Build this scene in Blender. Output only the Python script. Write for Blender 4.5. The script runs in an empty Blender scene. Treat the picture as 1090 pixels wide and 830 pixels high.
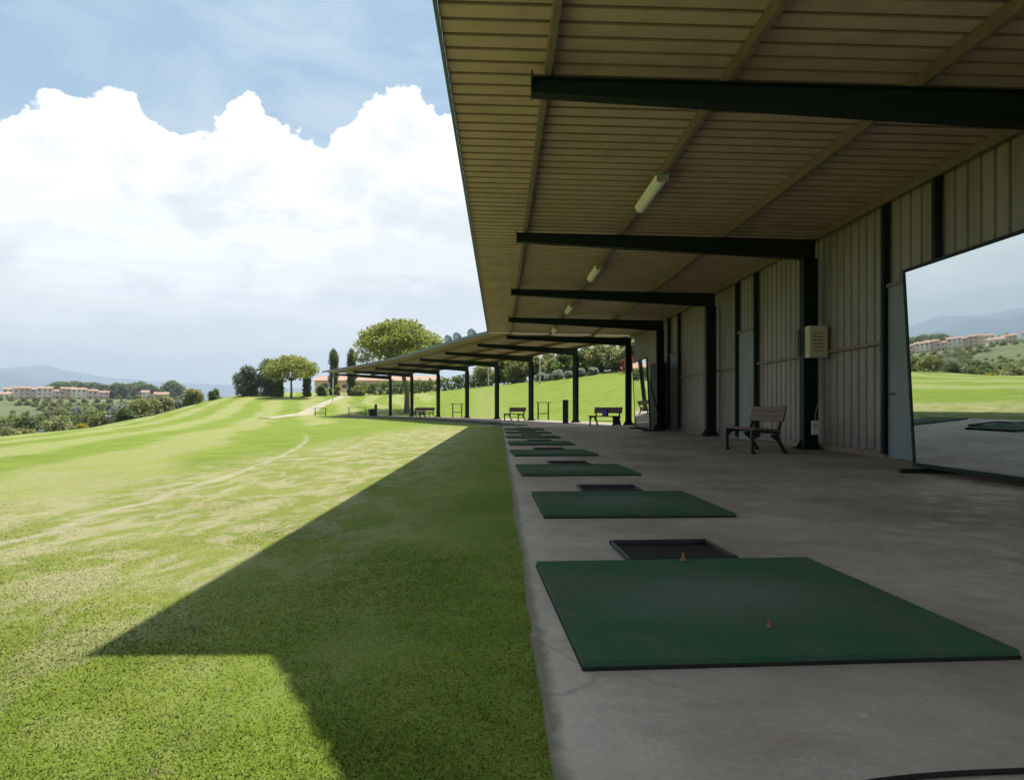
import bpy, math, random
import numpy as np
from mathutils import Vector, Matrix
random.seed(7); rng = np.random.default_rng(7)
PI = math.pi
scene = bpy.context.scene
COL = scene.collection

# ------------------------------------------------------------------ helpers
def link(o, parent=None):
    COL.objects.link(o)
    if parent is not None: o.parent = parent
    return o

def tag(o, label=None, cat=None, group=None, kind=None):
    if label: o['label'] = label
    if cat: o['category'] = cat
    if group: o['group'] = group
    if kind: o['kind'] = kind
    return o

def empty(name, loc=(0, 0, 0), rz=0.0, label=None, cat=None, group=None):
    o = bpy.data.objects.new(name, None)
    o.empty_display_size = 0.2
    o.location = loc; o.rotation_euler = (0, 0, rz)
    link(o)
    return tag(o, label, cat, group)

def copy_tree(o, parent=None):
    c = o.copy(); COL.objects.link(c)
    if parent is not None: c.parent = parent
    for ch in list(o.children): copy_tree(ch, c)
    return c

class MB:
    def __init__(s): s.v = []; s.f = []
    def add(s, vs, fs):
        n = len(s.v); s.v += [tuple(p) for p in vs]; s.f += [tuple(i + n for i in f) for f in fs]
        return s
    def box(s, c, d, M=None):
        x, y, z = (k / 2 for k in d)
        vs = [Vector((a * x, b * y, e * z)) for a in (-1, 1) for b in (-1, 1) for e in (-1, 1)]
        if M is not None: vs = [M @ p for p in vs]
        vs = [p + Vector(c) for p in vs]
        return s.add(vs, [(0, 1, 3, 2), (4, 6, 7, 5), (0, 4, 5, 1), (2, 3, 7, 6), (0, 2, 6, 4), (1, 5, 7, 3)])
    def hexa(s, a, b):
        """a,b: two quads (4 pts each) joined"""
        return s.add(list(a) + list(b), [(3, 2, 1, 0), (4, 5, 6, 7), (0, 1, 5, 4), (1, 2, 6, 5), (2, 3, 7, 6), (3, 0, 4, 7)])
    def tube(s, pts, r, n=8, cap=True):
        pts = [Vector(p) for p in pts]
        rs = r if isinstance(r, (list, tuple)) else [r] * len(pts)
        base = len(s.v); up = None
        for i, p in enumerate(pts):
            t = (pts[min(i + 1, len(pts) - 1)] - pts[max(i - 1, 0)]).normalized()
            if up is None:
                up = Vector((0, 0, 1)) if abs(t.z) < .9 else Vector((1, 0, 0))
            a = t.cross(up).normalized(); b = a.cross(t).normalized(); up = b
            for k in range(n):
                q = 2 * PI * k / n
                s.v.append(tuple(p + (a * math.cos(q) + b * math.sin(q)) * rs[i]))
        for i in range(len(pts) - 1):
            for k in range(n):
                k2 = (k + 1) % n
                s.f.append((base + i * n + k, base + i * n + k2, base + (i + 1) * n + k2, base + (i + 1) * n + k))
        if cap:
            s.f.append(tuple(base + k for k in reversed(range(n))))
            s.f.append(tuple(base + (len(pts) - 1) * n + k for k in range(n)))
        return s
    def prism(s, poly, thick, M):
        """poly in local xz, extruded along local y by +-thick/2, transformed by M"""
        n = len(poly)
        a = [M @ Vector((p[0], -thick / 2, p[1])) for p in poly]
        b = [M @ Vector((p[0], thick / 2, p[1])) for p in poly]
        fs = [tuple(range(n)), tuple(reversed(range(n, 2 * n)))]
        for i in range(n):
            j = (i + 1) % n
            fs.append((i, i + n, j + n, j))
        return s.add(a + b, fs)
    def mesh(s, name):
        me = bpy.data.meshes.new(name); me.from_pydata(s.v, [], s.f); me.update()
        return me
    def build(s, name, mat, parent=None, bevel=0, smooth=False, solid=0):
        me = s.mesh(name); me.materials.append(mat)
        o = bpy.data.objects.new(name, me); link(o, parent)
        if smooth: me.polygons.foreach_set('use_smooth', [True] * len(me.polygons))
        if solid:
            m = o.modifiers.new('solid', 'SOLIDIFY'); m.thickness = solid; m.offset = 1
        if bevel:
            m = o.modifiers.new('bevel', 'BEVEL'); m.width = bevel; m.segments = 2; m.limit_method = 'ANGLE'
        return o

def np_mesh(name, verts, faces, mat, parent=None, smooth=False):
    """verts (N,3), faces (M,k) all same k"""
    me = bpy.data.meshes.new(name)
    k = faces.shape[1]
    me.vertices.add(len(verts)); me.vertices.foreach_set('co', verts.astype(np.float32).ravel())
    me.loops.add(faces.size); me.loops.foreach_set('vertex_index', faces.astype(np.int32).ravel())
    me.polygons.add(len(faces))
    me.polygons.foreach_set('loop_start', np.arange(0, faces.size, k, dtype=np.int32))
    me.polygons.foreach_set('loop_total', np.full(len(faces), k, dtype=np.int32))
    if smooth: me.polygons.foreach_set('use_smooth', np.ones(len(faces), dtype=bool))
    me.update(calc_edges=True); me.validate()
    me.materials.append(mat)
    o = bpy.data.objects.new(name, me)
    return link(o, parent)

# ------------------------------------------------------------------ materials
def new_mat(name):
    m = bpy.data.materials.new(name); m.use_nodes = True
    nt = m.node_tree
    return m, nt, nt.nodes['Principled BSDF']

def N(nt, typ, **kw):
    n = nt.nodes.new(typ)
    for k, v in kw.items():
        if k.startswith('i_'):
            n.inputs[k[2:].replace('_', ' ')].default_value = v
        else: setattr(n, k, v)
    return n

def ramp(nt, fac, stops, interp='LINEAR'):
    r = nt.nodes.new('ShaderNodeValToRGB'); r.color_ramp.interpolation = interp
    e = r.color_ramp.elements
    while len(e) < len(stops): e.new(0.5)
    for el, (p, c) in zip(e, stops):
        el.position = p; el.color = (c[0], c[1], c[2], 1) if isinstance(c, (tuple, list)) else (c, c, c, 1)
    nt.links.new(fac, r.inputs[0]); return r.outputs[0]

def mix(nt, fac, a, b, typ='MIX'):
    m = nt.nodes.new('ShaderNodeMix'); m.data_type = 'RGBA'; m.blend_type = typ
    for sock, v in ((m.inputs[0], fac), (m.inputs[6], a), (m.inputs[7], b)):
        if isinstance(v, (int, float)): sock.default_value = v
        elif isinstance(v, (tuple, list)): sock.default_value = (v[0], v[1], v[2], 1)
        else: nt.links.new(v, sock)
    return m.outputs[2]

def math_(nt, op, a, b=None, c=None, clamp=False):
    m = nt.nodes.new('ShaderNodeMath'); m.operation = op; m.use_clamp = clamp
    for i, v in enumerate((a, b, c)):
        if v is None: continue
        if isinstance(v, (int, float)): m.inputs[i].default_value = v
        else: nt.links.new(v, m.inputs[i])
    return m.outputs[0]

def noise(nt, vec, scale, detail=4, rough=.55, dist=0):
    n = N(nt, 'ShaderNodeTexNoise'); n.inputs['Scale'].default_value = scale
    n.inputs['Detail'].default_value = detail; n.inputs['Roughness'].default_value = rough
    n.inputs['Distortion'].default_value = dist
    if vec is not None: nt.links.new(vec, n.inputs['Vector'])
    return n.outputs['Fac']

def coord(nt, kind='Object'):
    return N(nt, 'ShaderNodeTexCoord').outputs[kind]

def scaled(nt, vec, s):
    m = N(nt, 'ShaderNodeMapping'); m.inputs['Scale'].default_value = s
    nt.links.new(vec, m.inputs['Vector']); return m.outputs[0]

def bump(nt, bsdf, h, strength=.3, dist=.01):
    b = N(nt, 'ShaderNodeBump'); b.inputs['Strength'].default_value = strength; b.inputs['Distance'].default_value = dist
    nt.links.new(h, b.inputs['Height']); nt.links.new(b.outputs[0], bsdf.inputs['Normal'])

def simple(name, c1, c2, scale=6, rough=.6, metal=0, bumpk=0, stretch=None, detail=5, spec=None):
    m, nt, b = new_mat(name)
    v = coord(nt)
    if stretch: v = scaled(nt, v, stretch)
    n = noise(nt, v, scale, detail, .6)
    col = ramp(nt, n, [(.3, c1), (.7, c2)])
    nt.links.new(col, b.inputs['Base Color'])
    b.inputs['Roughness'].default_value = rough; b.inputs['Metallic'].default_value = metal
    if spec is not None: b.inputs['Specular IOR Level'].default_value = spec
    if bumpk: bump(nt, b, noise(nt, v, scale * 6, 3), bumpk, .004)
    return m

M = {}
M['steel_green'] = simple('green_painted_steel', (.0035, .011, .008), (.006, .017, .012), 5, .6, 0, .1, None, 5, .3)
M['fascia'] = simple('fascia_paint', (.05, .11, .10), (.09, .15, .14), 4, .5)
M['purlin'] = simple('galvanised_purlin', (.15, .11, .085), (.23, .17, .13), 8, .55, 0)
M['grey_metal'] = simple('grey_metal', (.30, .31, .31), (.42, .43, .42), 5, .5, .3)
M['door_paint'] = simple('door_paint', (.17, .21, .20), (.23, .27, .26), 3, .6, 0, .1, (1, 1, .3))
M['dark_board'] = simple('dark_board', (.02, .02, .02), (.035, .032, .03), 3, .7)
M['black_rubber'] = simple('black_rubber', (.010, .009, .008), (.022, .020, .018), 12, .8, 0, .3, None, 5, .2)
M['tray'] = simple('black_tray_plastic', (.006, .0065, .007), (.016, .016, .017), 10, .5, 0, .2)
M['iron'] = simple('cast_iron', (.008, .008, .008), (.02, .018, .016), 10, .5, 0, .2)
M['wood'] = simple('bench_wood', (.06, .03, .025), (.17, .10, .075), 5, .6, 0, .3, (1, 6, 6))
M['white_plastic'] = simple('aged_white_plastic', (.70, .68, .66), (.82, .80, .78), 8, .5)
M['beige_box'] = simple('beige_enclosure', (.50, .44, .27), (.60, .54, .36), 6, .5)
M['orange'] = simple('orange_rubber', (.20, .085, .035), (.28, .12, .05), 20, .7)
M['blue'] = simple('blue_cloth', (.07, .06, .42), (.12, .10, .55), 20, .8)
M['lens'] = simple('floodlight_glass', (.25, .32, .35), (.38, .44, .48), 6, .15)
M['lamp_body'] = simple('floodlight_body', (.08, .13, .15), (.12, .18, .2), 6, .5)
M['pole'] = simple('pale_pole', (.42, .40, .33), (.55, .52, .45), 6, .7)
M['bark'] = simple('bark', (.10, .075, .055), (.21, .165, .125), 3, .9, 0, .5, (3, 3, .6))
M['house_pink'] = simple('pink_render', (.56, .40, .31), (.70, .54, .44), .4, .85)
M['house_cream'] = simple('cream_render', (.70, .60, .47), (.80, .71, .58), .4, .85)
M['terracotta'] = simple('terracotta_tiles', (.34, .19, .13), (.46, .30, .22), 1.5, .85, 0, .2)
M['window'] = simple('dark_window', (.03, .035, .04), (.08, .09, .1), 1, .25)
M['shutter'] = simple('red_brown_shutter', (.16, .07, .05), (.22, .1, .07), 1, .6)
M['wall_white'] = simple('pale_retaining_wall', (.55, .50, .42), (.68, .63, .54), .6, .9)

def foliage(name, dark, light, yellow=None, rough=.6, scale=.35, transl=.5):
    m, nt, b = new_mat(name)
    g = N(nt, 'ShaderNodeNewGeometry')
    col = ramp(nt, g.outputs['Random Per Island'], [(0, dark), (.65, light), (1, yellow or light)])
    n = noise(nt, coord(nt, 'Object'), scale, 3)
    col = mix(nt, ramp(nt, n, [(.4, 0), (.65, .45)]), col, dark)
    nt.links.new(col, b.inputs['Base Color'])
    b.inputs['Roughness'].default_value = rough
    b.inputs['Specular IOR Level'].default_value = .25
    nv = N(nt, 'ShaderNodeVectorMath', operation='SCALE'); nt.links.new(g.outputs['Normal'], nv.inputs[0]); nv.inputs['Scale'].default_value = .7
    na = N(nt, 'ShaderNodeVectorMath', operation='ADD'); nt.links.new(nv.outputs[0], na.inputs[0]); na.inputs[1].default_value = (0, 0, .65)
    nn = N(nt, 'ShaderNodeVectorMath', operation='NORMALIZE'); nt.links.new(na.outputs[0], nn.inputs[0]); nt.links.new(nn.outputs[0], b.inputs['Normal'])
    tr = N(nt, 'ShaderNodeBsdfTranslucent'); nt.links.new(mix(nt, 1.0, col, (1.5, 1.5, 1.1), 'MULTIPLY'), tr.inputs[0])
    ms = N(nt, 'ShaderNodeMixShader'); ms.inputs[0].default_value = transl
    nt.links.new(b.outputs[0], ms.inputs[1]); nt.links.new(tr.outputs[0], ms.inputs[2])
    nt.links.new(ms.outputs[0], nt.nodes['Material Output'].inputs['Surface'])
    return m
F = {
 'pine': foliage('pine_needles', (0.124, 0.150, 0.027), (0.273, 0.299, 0.050), (0.416, 0.429, 0.088)),
 'cedar': foliage('blue_cedar_needles', (0.072, 0.098, 0.069), (0.169, 0.208, 0.138), (0.247, 0.286, 0.200)),
 'cypress': foliage('cypress_foliage', (0.058, 0.085, 0.022), (0.143, 0.182, 0.044), (0.208, 0.234, 0.062)),
 'hedge': foliage('hedge_leaves', (0.065, 0.104, 0.022), (0.156, 0.208, 0.044), (0.221, 0.273, 0.062)),
 'olive': foliage('olive_leaves', (0.143, 0.156, 0.056), (0.286, 0.305, 0.125), (0.416, 0.416, 0.200)),
 'olive_grey': foliage('grey_leaves', (0.156, 0.182, 0.163), (0.286, 0.312, 0.275), (0.390, 0.416, 0.375)),
 'bush': foliage('scrub_leaves', (0.117, 0.130, 0.037), (0.247, 0.254, 0.075), (0.364, 0.338, 0.112)),
 'yellow': foliage('yellow_broom', (0.156, 0.143, 0.013), (0.390, 0.325, 0.025), (0.585, 0.468, 0.037)),
 'red': foliage('red_hedge_leaves', (0.130, 0.033, 0.015), (0.260, 0.065, 0.031), (0.364, 0.130, 0.050)),
 'wood': foliage('far_wood_leaves', (0.058, 0.085, 0.025), (0.130, 0.169, 0.050), (0.195, 0.221, 0.075)),
}

# corrugated sheets: dirt and slight variation panel to panel
def sheet_mat(name, c, c2, dirt, panel=1.0, axis='Y'):
    m, nt, b = new_mat(name)
    v = coord(nt)
    sx = N(nt, 'ShaderNodeSeparateXYZ'); nt.links.new(v, sx.inputs[0])
    p = math_(nt, 'FLOOR', math_(nt, 'MULTIPLY', sx.outputs['XYZ'.index(axis)], 1 / panel))
    wn = N(nt, 'ShaderNodeTexWhiteNoise', noise_dimensions='1D'); nt.links.new(p, wn.inputs['W'])
    col = mix(nt, wn.outputs['Value'], c, c2)
    n = noise(nt, scaled(nt, v, (1, 1, .25)), 2.2, 6, .65)
    col = mix(nt, ramp(nt, n, [(.45, 0), (.75, .8)]), col, dirt)
    if 'near' in name:      # shade inside every rib channel, painted into the sheet colour
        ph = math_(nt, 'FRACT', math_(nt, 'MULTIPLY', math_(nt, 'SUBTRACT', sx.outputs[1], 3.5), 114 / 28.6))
        rib_shade = ramp(nt, ph, [(.70, 0), (.77, 1), (.94, 1), (.99, 0)])
        col = mix(nt, math_(nt, 'MULTIPLY', rib_shade, .75), col, (.10, .078, .06))
    # grime rising from the floor
    if axis == 'Y' and 'wall' in name:
        n2 = noise(nt, v, 5, 5)
        g = math_(nt, 'SUBTRACT', math_(nt, 'MULTIPLY', n2, .9), sx.outputs[2], clamp=True)
        col = mix(nt, g, col, (.07, .06, .045))
    nt.links.new(col, b.inputs['Base Color'])
    b.inputs['Roughness'].default_value = .55
    b.inputs['Specular IOR Level'].default_value = .3
    return m
M['ceiling'] = sheet_mat('roof_sheet_underside', (.47, .335, .285), (.52, .375, .325), (.34, .24, .195), 1.0)
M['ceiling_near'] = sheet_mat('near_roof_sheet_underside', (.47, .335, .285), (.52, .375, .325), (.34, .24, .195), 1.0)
M['wallsheet'] = sheet_mat('wall_sheet', (.28, .245, .205), (.335, .295, .25), (.19, .16, .135), 1.0)

# concrete
def concrete():
    m, nt, b = new_mat('worn_concrete')
    v = coord(nt)
    n1 = noise(nt, v, .7, 6, .62, .4); n2 = noise(nt, v, 5, 8, .7); n3 = noise(nt, v, 60, 4, .7)
    col = ramp(nt, n1, [(.34, (.26, .195, .14)), (.5, (.42, .335, .255)), (.66, (.58, .485, .385))])
    col = mix(nt, ramp(nt, n2, [(.42, 0), (.68, .55)]), col, (.24, .215, .18))
    col = mix(nt, ramp(nt, n3, [(.35, .35), (.6, 0)]), col, (.18, .165, .145))
    n4 = noise(nt, scaled(nt, v, (1, 3.2, 1)), 1.1, 6, .7, 1.0)     # brown water stains
    col = mix(nt, ramp(nt, n4, [(.52, 0), (.68, .6)]), col, (.25, .165, .095))
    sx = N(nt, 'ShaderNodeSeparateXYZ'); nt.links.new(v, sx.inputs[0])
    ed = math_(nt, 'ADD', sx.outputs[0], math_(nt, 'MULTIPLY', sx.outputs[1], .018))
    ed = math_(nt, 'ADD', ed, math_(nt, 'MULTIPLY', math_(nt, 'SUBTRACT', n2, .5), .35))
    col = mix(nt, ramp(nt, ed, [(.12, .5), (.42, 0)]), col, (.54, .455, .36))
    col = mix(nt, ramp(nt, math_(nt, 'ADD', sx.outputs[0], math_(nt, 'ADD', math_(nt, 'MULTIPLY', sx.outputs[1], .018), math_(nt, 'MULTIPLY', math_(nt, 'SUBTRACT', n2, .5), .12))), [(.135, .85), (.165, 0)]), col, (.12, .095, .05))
    n6 = noise(nt, v, .25, 4, .6)
    col = mix(nt, ramp(nt, n6, [(.4, .0), (.7, .45)]), col, (.20, .165, .125))
    # white scuffs
    n5 = noise(nt, scaled(nt, v, (2.5, 9, 1)), 3.0, 5, .7, 1.5)
    col = mix(nt, ramp(nt, n5, [(.60, 0), (.70, .4)]), col, (.6, .56, .50))
    # fine cracks
    vo = N(nt, 'ShaderNodeTexVoronoi', feature='DISTANCE_TO_EDGE'); vo.inputs['Scale'].default_value = .42
    dn = N(nt, 'ShaderNodeTexNoise'); dn.inputs['Scale'].default_value = 2.5; dn.inputs['Detail'].default_value = 6
    nt.links.new(v, dn.inputs['Vector'])
    mx = mix(nt, .22, v, dn.outputs['Color']); nt.links.new(mx, vo.inputs['Vector'])
    crack = math_(nt, 'MULTIPLY', ramp(nt, vo.outputs['Distance'], [(0, .5), (.0025, 0)]), ramp(nt, n1, [(.45, 0), (.6, 1)]))
    col = mix(nt, crack, col, (.09, .08, .07))
    nt.links.new(col, b.inputs['Base Color'])
    jt = math_(nt, 'ABSOLUTE', math_(nt, 'SUBTRACT', math_(nt, 'FRACT', math_(nt, 'MULTIPLY', math_(nt, 'ADD', sx.outputs[1], .55), 1 / 6.1)), .5))
    jt = math_(nt, 'ADD', jt, math_(nt, 'MULTIPLY', math_(nt, 'SUBTRACT', n2, .5), .002))
    col = mix(nt, ramp(nt, jt, [(0, .55), (.0014, 0)]), col, (.08, .065, .05))
    nt.links.new(ramp(nt, n2, [(.3, .45), (.7, .8)]), b.inputs['Roughness'])
    h = math_(nt, 'ADD', math_(nt, 'MULTIPLY', n3, .6), n2)
    bump(nt, b, h, .35, .006)
    return m
M['concrete'] = concrete()

# hitting mat turf
def turf():
    m, nt, b = new_mat('artificial_turf')
    v = coord(nt)
    n1 = noise(nt, v, 350, 2, .7); n2 = noise(nt, v, 3.2, 6, .65, .6)
    col = ramp(nt, n1, [(.3, (.016, .055, .026)), (.7, (.055, .155, .076))])
    col = mix(nt, ramp(nt, n2, [(.42, 0), (.62, .65)]), col, (.10, .105, .07))
    n3 = noise(nt, scaled(nt, v, (1, 5, 1)), 6, 4, .6)
    col = mix(nt, ramp(nt, n3, [(.6, 0), (.75, .2)]), col, (.16, .17, .13))
    ln = N(nt, 'ShaderNodeVectorMath', operation='LENGTH'); nt.links.new(scaled(nt, v, (1.5, 2.2, 0)), ln.inputs[0])
    wz = ramp(nt, math_(nt, 'ADD', ln.outputs['Value'], math_(nt, 'MULTIPLY', math_(nt, 'SUBTRACT', n2, .5), 1.6)), [(.15, .75), (.95, 0)])
    col = mix(nt, wz, col, (.125, .15, .11))
    nt.links.new(col, b.inputs['Base Color']); b.inputs['Roughness'].default_value = .9
    b.inputs['Specular IOR Level'].default_value = .15
    bump(nt, b, n1, .9, .006)
    return m
M['turf'] = turf()

# lawn ground
def lawn_mat(name='lawn_grass', blades=False):
    m, nt, b = new_mat(name)
    geo = N(nt, 'ShaderNodeNewGeometry'); v = geo.outputs['Position']
    sp = N(nt, 'ShaderNodeSeparateXYZ'); nt.links.new(v, sp.inputs[0])
    X, Y = sp.outputs[0], sp.outputs[1]
    nb = noise(nt, v, .08, 5, .6); nm = noise(nt, v, .9, 6, .65, .3); nf = noise(nt, v, 9, 6, .7); nx = noise(nt, v, 70, 3, .7)
    col = ramp(nt, nb, [(.3, (.138, .200, .018)), (.7, (.185, .232, .030))])
    # mowing bands on the outfield: wide, curving, alternating
    tx = math_(nt, 'ADD', math_(nt, 'ADD', X, 3.03), math_(nt, 'MULTIPLY', math_(nt, 'POWER', math_(nt, 'MINIMUM', math_(nt, 'ABSOLUTE', Y), 30), 2), .0074))
    tx = math_(nt, 'ADD', tx, math_(nt, 'MULTIPLY', math_(nt, 'SUBTRACT', noise(nt, v, 1.2, 5, .6), .5), .4))
    uu = math_(nt, 'ADD', X, math_(nt, 'MULTIPLY', Y, .30))
    uu = math_(nt, 'ADD', uu, math_(nt, 'MULTIPLY', noise(nt, v, .045, 4, .6), 9))
    sw = math_(nt, 'SINE', math_(nt, 'MULTIPLY', uu, 2 * PI / 3.9))
    bm = ramp(nt, math_(nt, 'ADD', math_(nt, 'MULTIPLY', sw, .5), .5), [(.3, 0), (.7, 1)])
    far = ramp(nt, math_(nt, 'MULTIPLY', tx, -.2, clamp=True), [(.02, 0), (.10, 1)])
    col = mix(nt, math_(nt, 'MULTIPLY', math_(nt, 'MULTIPLY', bm, far), .95), col, (.310, .305, .125))
    # small scale patchiness
    col = mix(nt, ramp(nt, nm, [(.42, 0), (.64, .7)]), col, (.255, .290, .050))
    col = mix(nt, ramp(nt, nf, [(.35, .35), (.55, 0)]), col, (.105, .175, .014))
    # worn pale divots a few metres in front of the tees
    zx = ramp(nt, math_(nt, 'MULTIPLY', math_(nt, 'ABSOLUTE', math_(nt, 'ADD', X, 2.7)), .25, clamp=True), [(.25, 1), (.62, 0)])
    zy = ramp(nt, math_(nt, 'MULTIPLY', Y, .03, clamp=True), [(.05, .3), (.12, .9), (.7, 1), (1, .3)])
    zone = math_(nt, 'MULTIPLY', zx, zy)
    nd = noise(nt, scaled(nt, v, (1, .45, 1)), 3.0, 8, .74, .6)
    div = math_(nt, 'MULTIPLY', zone, ramp(nt, nd, [(.46, 0), (.57, .95)]))
    col = mix(nt, math_(nt, 'MULTIPLY', zone, .45), col, (.27, .265, .085))
    col = mix(nt, div, col, (.37, .335, .19))
    # worn track line
    tr = ramp(nt, math_(nt, 'ABSOLUTE', tx), [(.02, 1), (.09, 0)])
    yl = ramp(nt, math_(nt, 'MULTIPLY', Y, .02, clamp=True), [(.02, 1), (.4, .8), (.5, 0)])
    tr = math_(nt, 'MULTIPLY', math_(nt, 'MULTIPLY', tr, yl), ramp(nt, nf, [(.3, .35), (.55, .9)]))
    col = mix(nt, tr, col, (.40, .36, .24))
    # bare soil specks
    ns = noise(nt, v, 5.5, 6, .75, .4)
    near = ramp(nt, math_(nt, 'MULTIPLY', Y, .05, clamp=True), [(.1, 1), (.6, 0)])
    col = mix(nt, math_(nt, 'MULTIPLY', near, ramp(nt, ns, [(.62, 0), (.70, .65)])), col, (.17, .13, .085))
    # rough / scrub land past the lawn
    out = ramp(nt, math_(nt, 'MULTIPLY', math_(nt, 'ADD', X, 40), -.02, clamp=True), [(.05, 0), (.25, 1)])
    nr = noise(nt, v, .03, 6, .65)
    rough = ramp(nt, nr, [(.35, (.075, .085, .035)), (.5, (.14, .14, .07)), (.58, (.12, .17, .045)), (.7, (.26, .22, .15))])
    col = mix(nt, out, col, rough)
    if blades:
        g = geo.outputs['Random Per Island']
        col = mix(nt, math_(nt, 'MULTIPLY', ramp(nt, g, [(0, 1), (.5, 0)]), .25), col, (.10, .19, .010))
        col = mix(nt, ramp(nt, g, [(.90, 0), (.99, .6)]), col, (.34, .33, .12))
    else:
        col = mix(nt, ramp(nt, nx, [(.35, .25), (.55, 0)]), col, (.05, .09, .012))
    nt.links.new(col, b.inputs['Base Color']); b.inputs['Roughness'].default_value = .85
    b.inputs['Specular IOR Level'].default_value = .12
    if blades:
        nv = N(nt, 'ShaderNodeVectorMath', operation='SCALE'); nt.links.new(geo.outputs['Normal'], nv.inputs[0]); nv.inputs['Scale'].default_value = .35
        na = N(nt, 'ShaderNodeVectorMath', operation='ADD'); nt.links.new(nv.outputs[0], na.inputs[0]); na.inputs[1].default_value = (0, 0, .8)
        nn = N(nt, 'ShaderNodeVectorMath', operation='NORMALIZE'); nt.links.new(na.outputs[0], nn.inputs[0])
        nt.links.new(nn.outputs[0], b.inputs['Normal'])
        t = N(nt, 'ShaderNodeBsdfTranslucent'); nt.links.new(col, t.inputs[0])
        ms = N(nt, 'ShaderNodeMixShader'); ms.inputs[0].default_value = .18
        nt.links.new(b.outputs[0], ms.inputs[1]); nt.links.new(t.outputs[0], ms.inputs[2])
        nt.links.new(ms.outputs[0], nt.nodes['Material Output'].inputs['Surface'])
    else:
        h = math_(nt, 'ADD', math_(nt, 'MULTIPLY', nf, 1.0), math_(nt, 'MULTIPLY', nx, .5))
        bump(nt, b, h, .6, .05)
    return m
M['lawn'] = lawn_mat(); M['blades'] = lawn_mat('grass_blades', True)
M['path'] = simple('pale_gravel', (.30, .27, .18), (.40, .36, .26), 2, .95, 0, .3)
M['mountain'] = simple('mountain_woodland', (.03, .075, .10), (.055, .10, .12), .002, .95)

def mirror_mat():
    m, nt, b = new_mat('mirror_glass')
    b.inputs['Base Color'].default_value = (.80, .84, .82, 1); b.inputs['Metallic'].default_value = 1
    n = noise(nt, coord(nt), 2.5, 6, .6)
    nt.links.new(ramp(nt, n, [(.4, .0), (.8, .05)]), b.inputs['Roughness'])
    return m
M['mirror'] = mirror_mat()

# ------------------------------------------------------------------ layout
TH = .018                       # heading of the straight shelter, a hair to the left
OX = .12
ct, st = math.cos(TH), math.sin(TH)
def L(u, v, z=0.0): return (OX + u * ct - v * st, u * st + v * ct, z)
BAY_V = [1.0, 7.0, 13.2, 19.4, 25.5, 31.8]
UCOL, UWALL, EAVE = 5.87, 6.15, -.66
def zs(u): return 4.31 - .02 * u       # underside of the roof sheet at distance u from slab edge
V0, V1 = 3.5, 32.1
# curved shelter: rear columns
FC = [(5.06, 32.6), (3.5, 37.7), (1.2, 43.2), (-1.07, 48.75), (-3.55, 54.2), (-6.4, 59.5), (-9.45, 64.7), (-12.4, 69.9)]
FC = [Vector((a, b)) for a, b in FC]
FN = []
for i in range(len(FC)):
    a = FC[max(i - 1, 0)]; b = FC[min(i + 1, len(FC) - 1)]
    t = (b - a).normalized()
    FN.append(Vector((-t.y, t.x)))          # toward the range
front_poly = [Vector(L(0, v)[:2]) for v in (-8, 0, 10, 20, 28.6)] + [FC[i] + FN[i] * 5.87 for i in range(1, 8)]
fe = FC[-1] + (FC[-1] - FC[-2]).normalized() * 1.2
front_poly.append(fe + FN[-1] * 5.87)
rear_poly = [Vector(L(7.0, v)[:2]) for v in (-8, 0, 10, 20, 31)] + [FC[i] - FN[i] * 1.3 for i in range(1, 8)]
rear_poly.append(fe - FN[-1] * 1.3)
# ------------------------------------------------------------------ terrain
CP = [(-37.3, 50, -1.46), (-37.2, 55, -1.23), (-37.5, 62, -.9), (-38.9, 70, -.35), (-40, 80, .14), (-40.9, 90, 1.4), (-42, 105, 2.8), (-40, 115, 3.2),
      (-37, 40, -1.7), (-36, 25, -2.0), (-36, 5, -2.2), (-36, -15, -2.3),
      (-46, 45, -3.4), (-46, 60, -3.0), (-48, 80, -2.0), (-52, 100, -.5), (-54, 20, -5),
      (-18, 25, -.42), (-10, 13, -.2), (-4, 5, -.06), (-4, 15, -.06), (-4, 25, -.06), (-12, 0, -.3), (-2, 0, -.03), (-24, 10, -.9),
      (-19.5, 35, -.3), (-8, 40, -.05), (-14, 50, -.05), (-19.5, 60, -.02), (-27, 55, -.35), (-21, 72, .5), (-24.7, 100, 2.4), (-30.6, 95, 2.1), (-34, 80, 1.0),
      (-24, 85, 1.4), (-15.1, 105, 2.96), (-6.2, 100, 3.7), (1.85, 90, 4.1), (8.2, 80, 4.4), (14.3, 72, 4.84), (-11.6, 75, .35),
      (-5, 68, .3), (0, 60, .4), (4, 52, .5), (8, 45, .6), (9, 38, .4), (9, 25, .3), (9, 5, .1), (3, 75, 2.2), (10, 60, 2.6), (-8, 85, 1.9), (20, 50, 3.6), (25, 30, 2.5), (25, 5, 1.5),
      (30, 70, 6), (-30, 120, 3.4), (-10, 120, 4.2), (10, 110, 5.2), (30, 110, 7), (40, 20, 3), (0, -15, 0), (20, -15, .5), (-20, -15, -1)]
CP = np.array(CP)
def tps_k(r2): return np.where(r2 > 1e-9, .5 * r2 * np.log(np.maximum(r2, 1e-9)), 0)
_n = len(CP)
K = tps_k(((CP[:, None, :2] - CP[None, :, :2]) ** 2).sum(-1)) + np.eye(_n) * 8.0
P = np.c_[np.ones(_n), CP[:, :2]]
A = np.block([[K, P], [P.T, np.zeros((3, 3))]])
W = np.linalg.solve(A, np.r_[CP[:, 2], 0, 0, 0])
cl = [Vector(((a.x + b.x) / 2, (a.y + b.y) / 2)) for a, b in zip(front_poly, rear_poly)]
def smooth(x, a, b):
    t = np.clip((x - a) / (b - a), 0, 1); return t * t * (3 - 2 * t)
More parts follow.
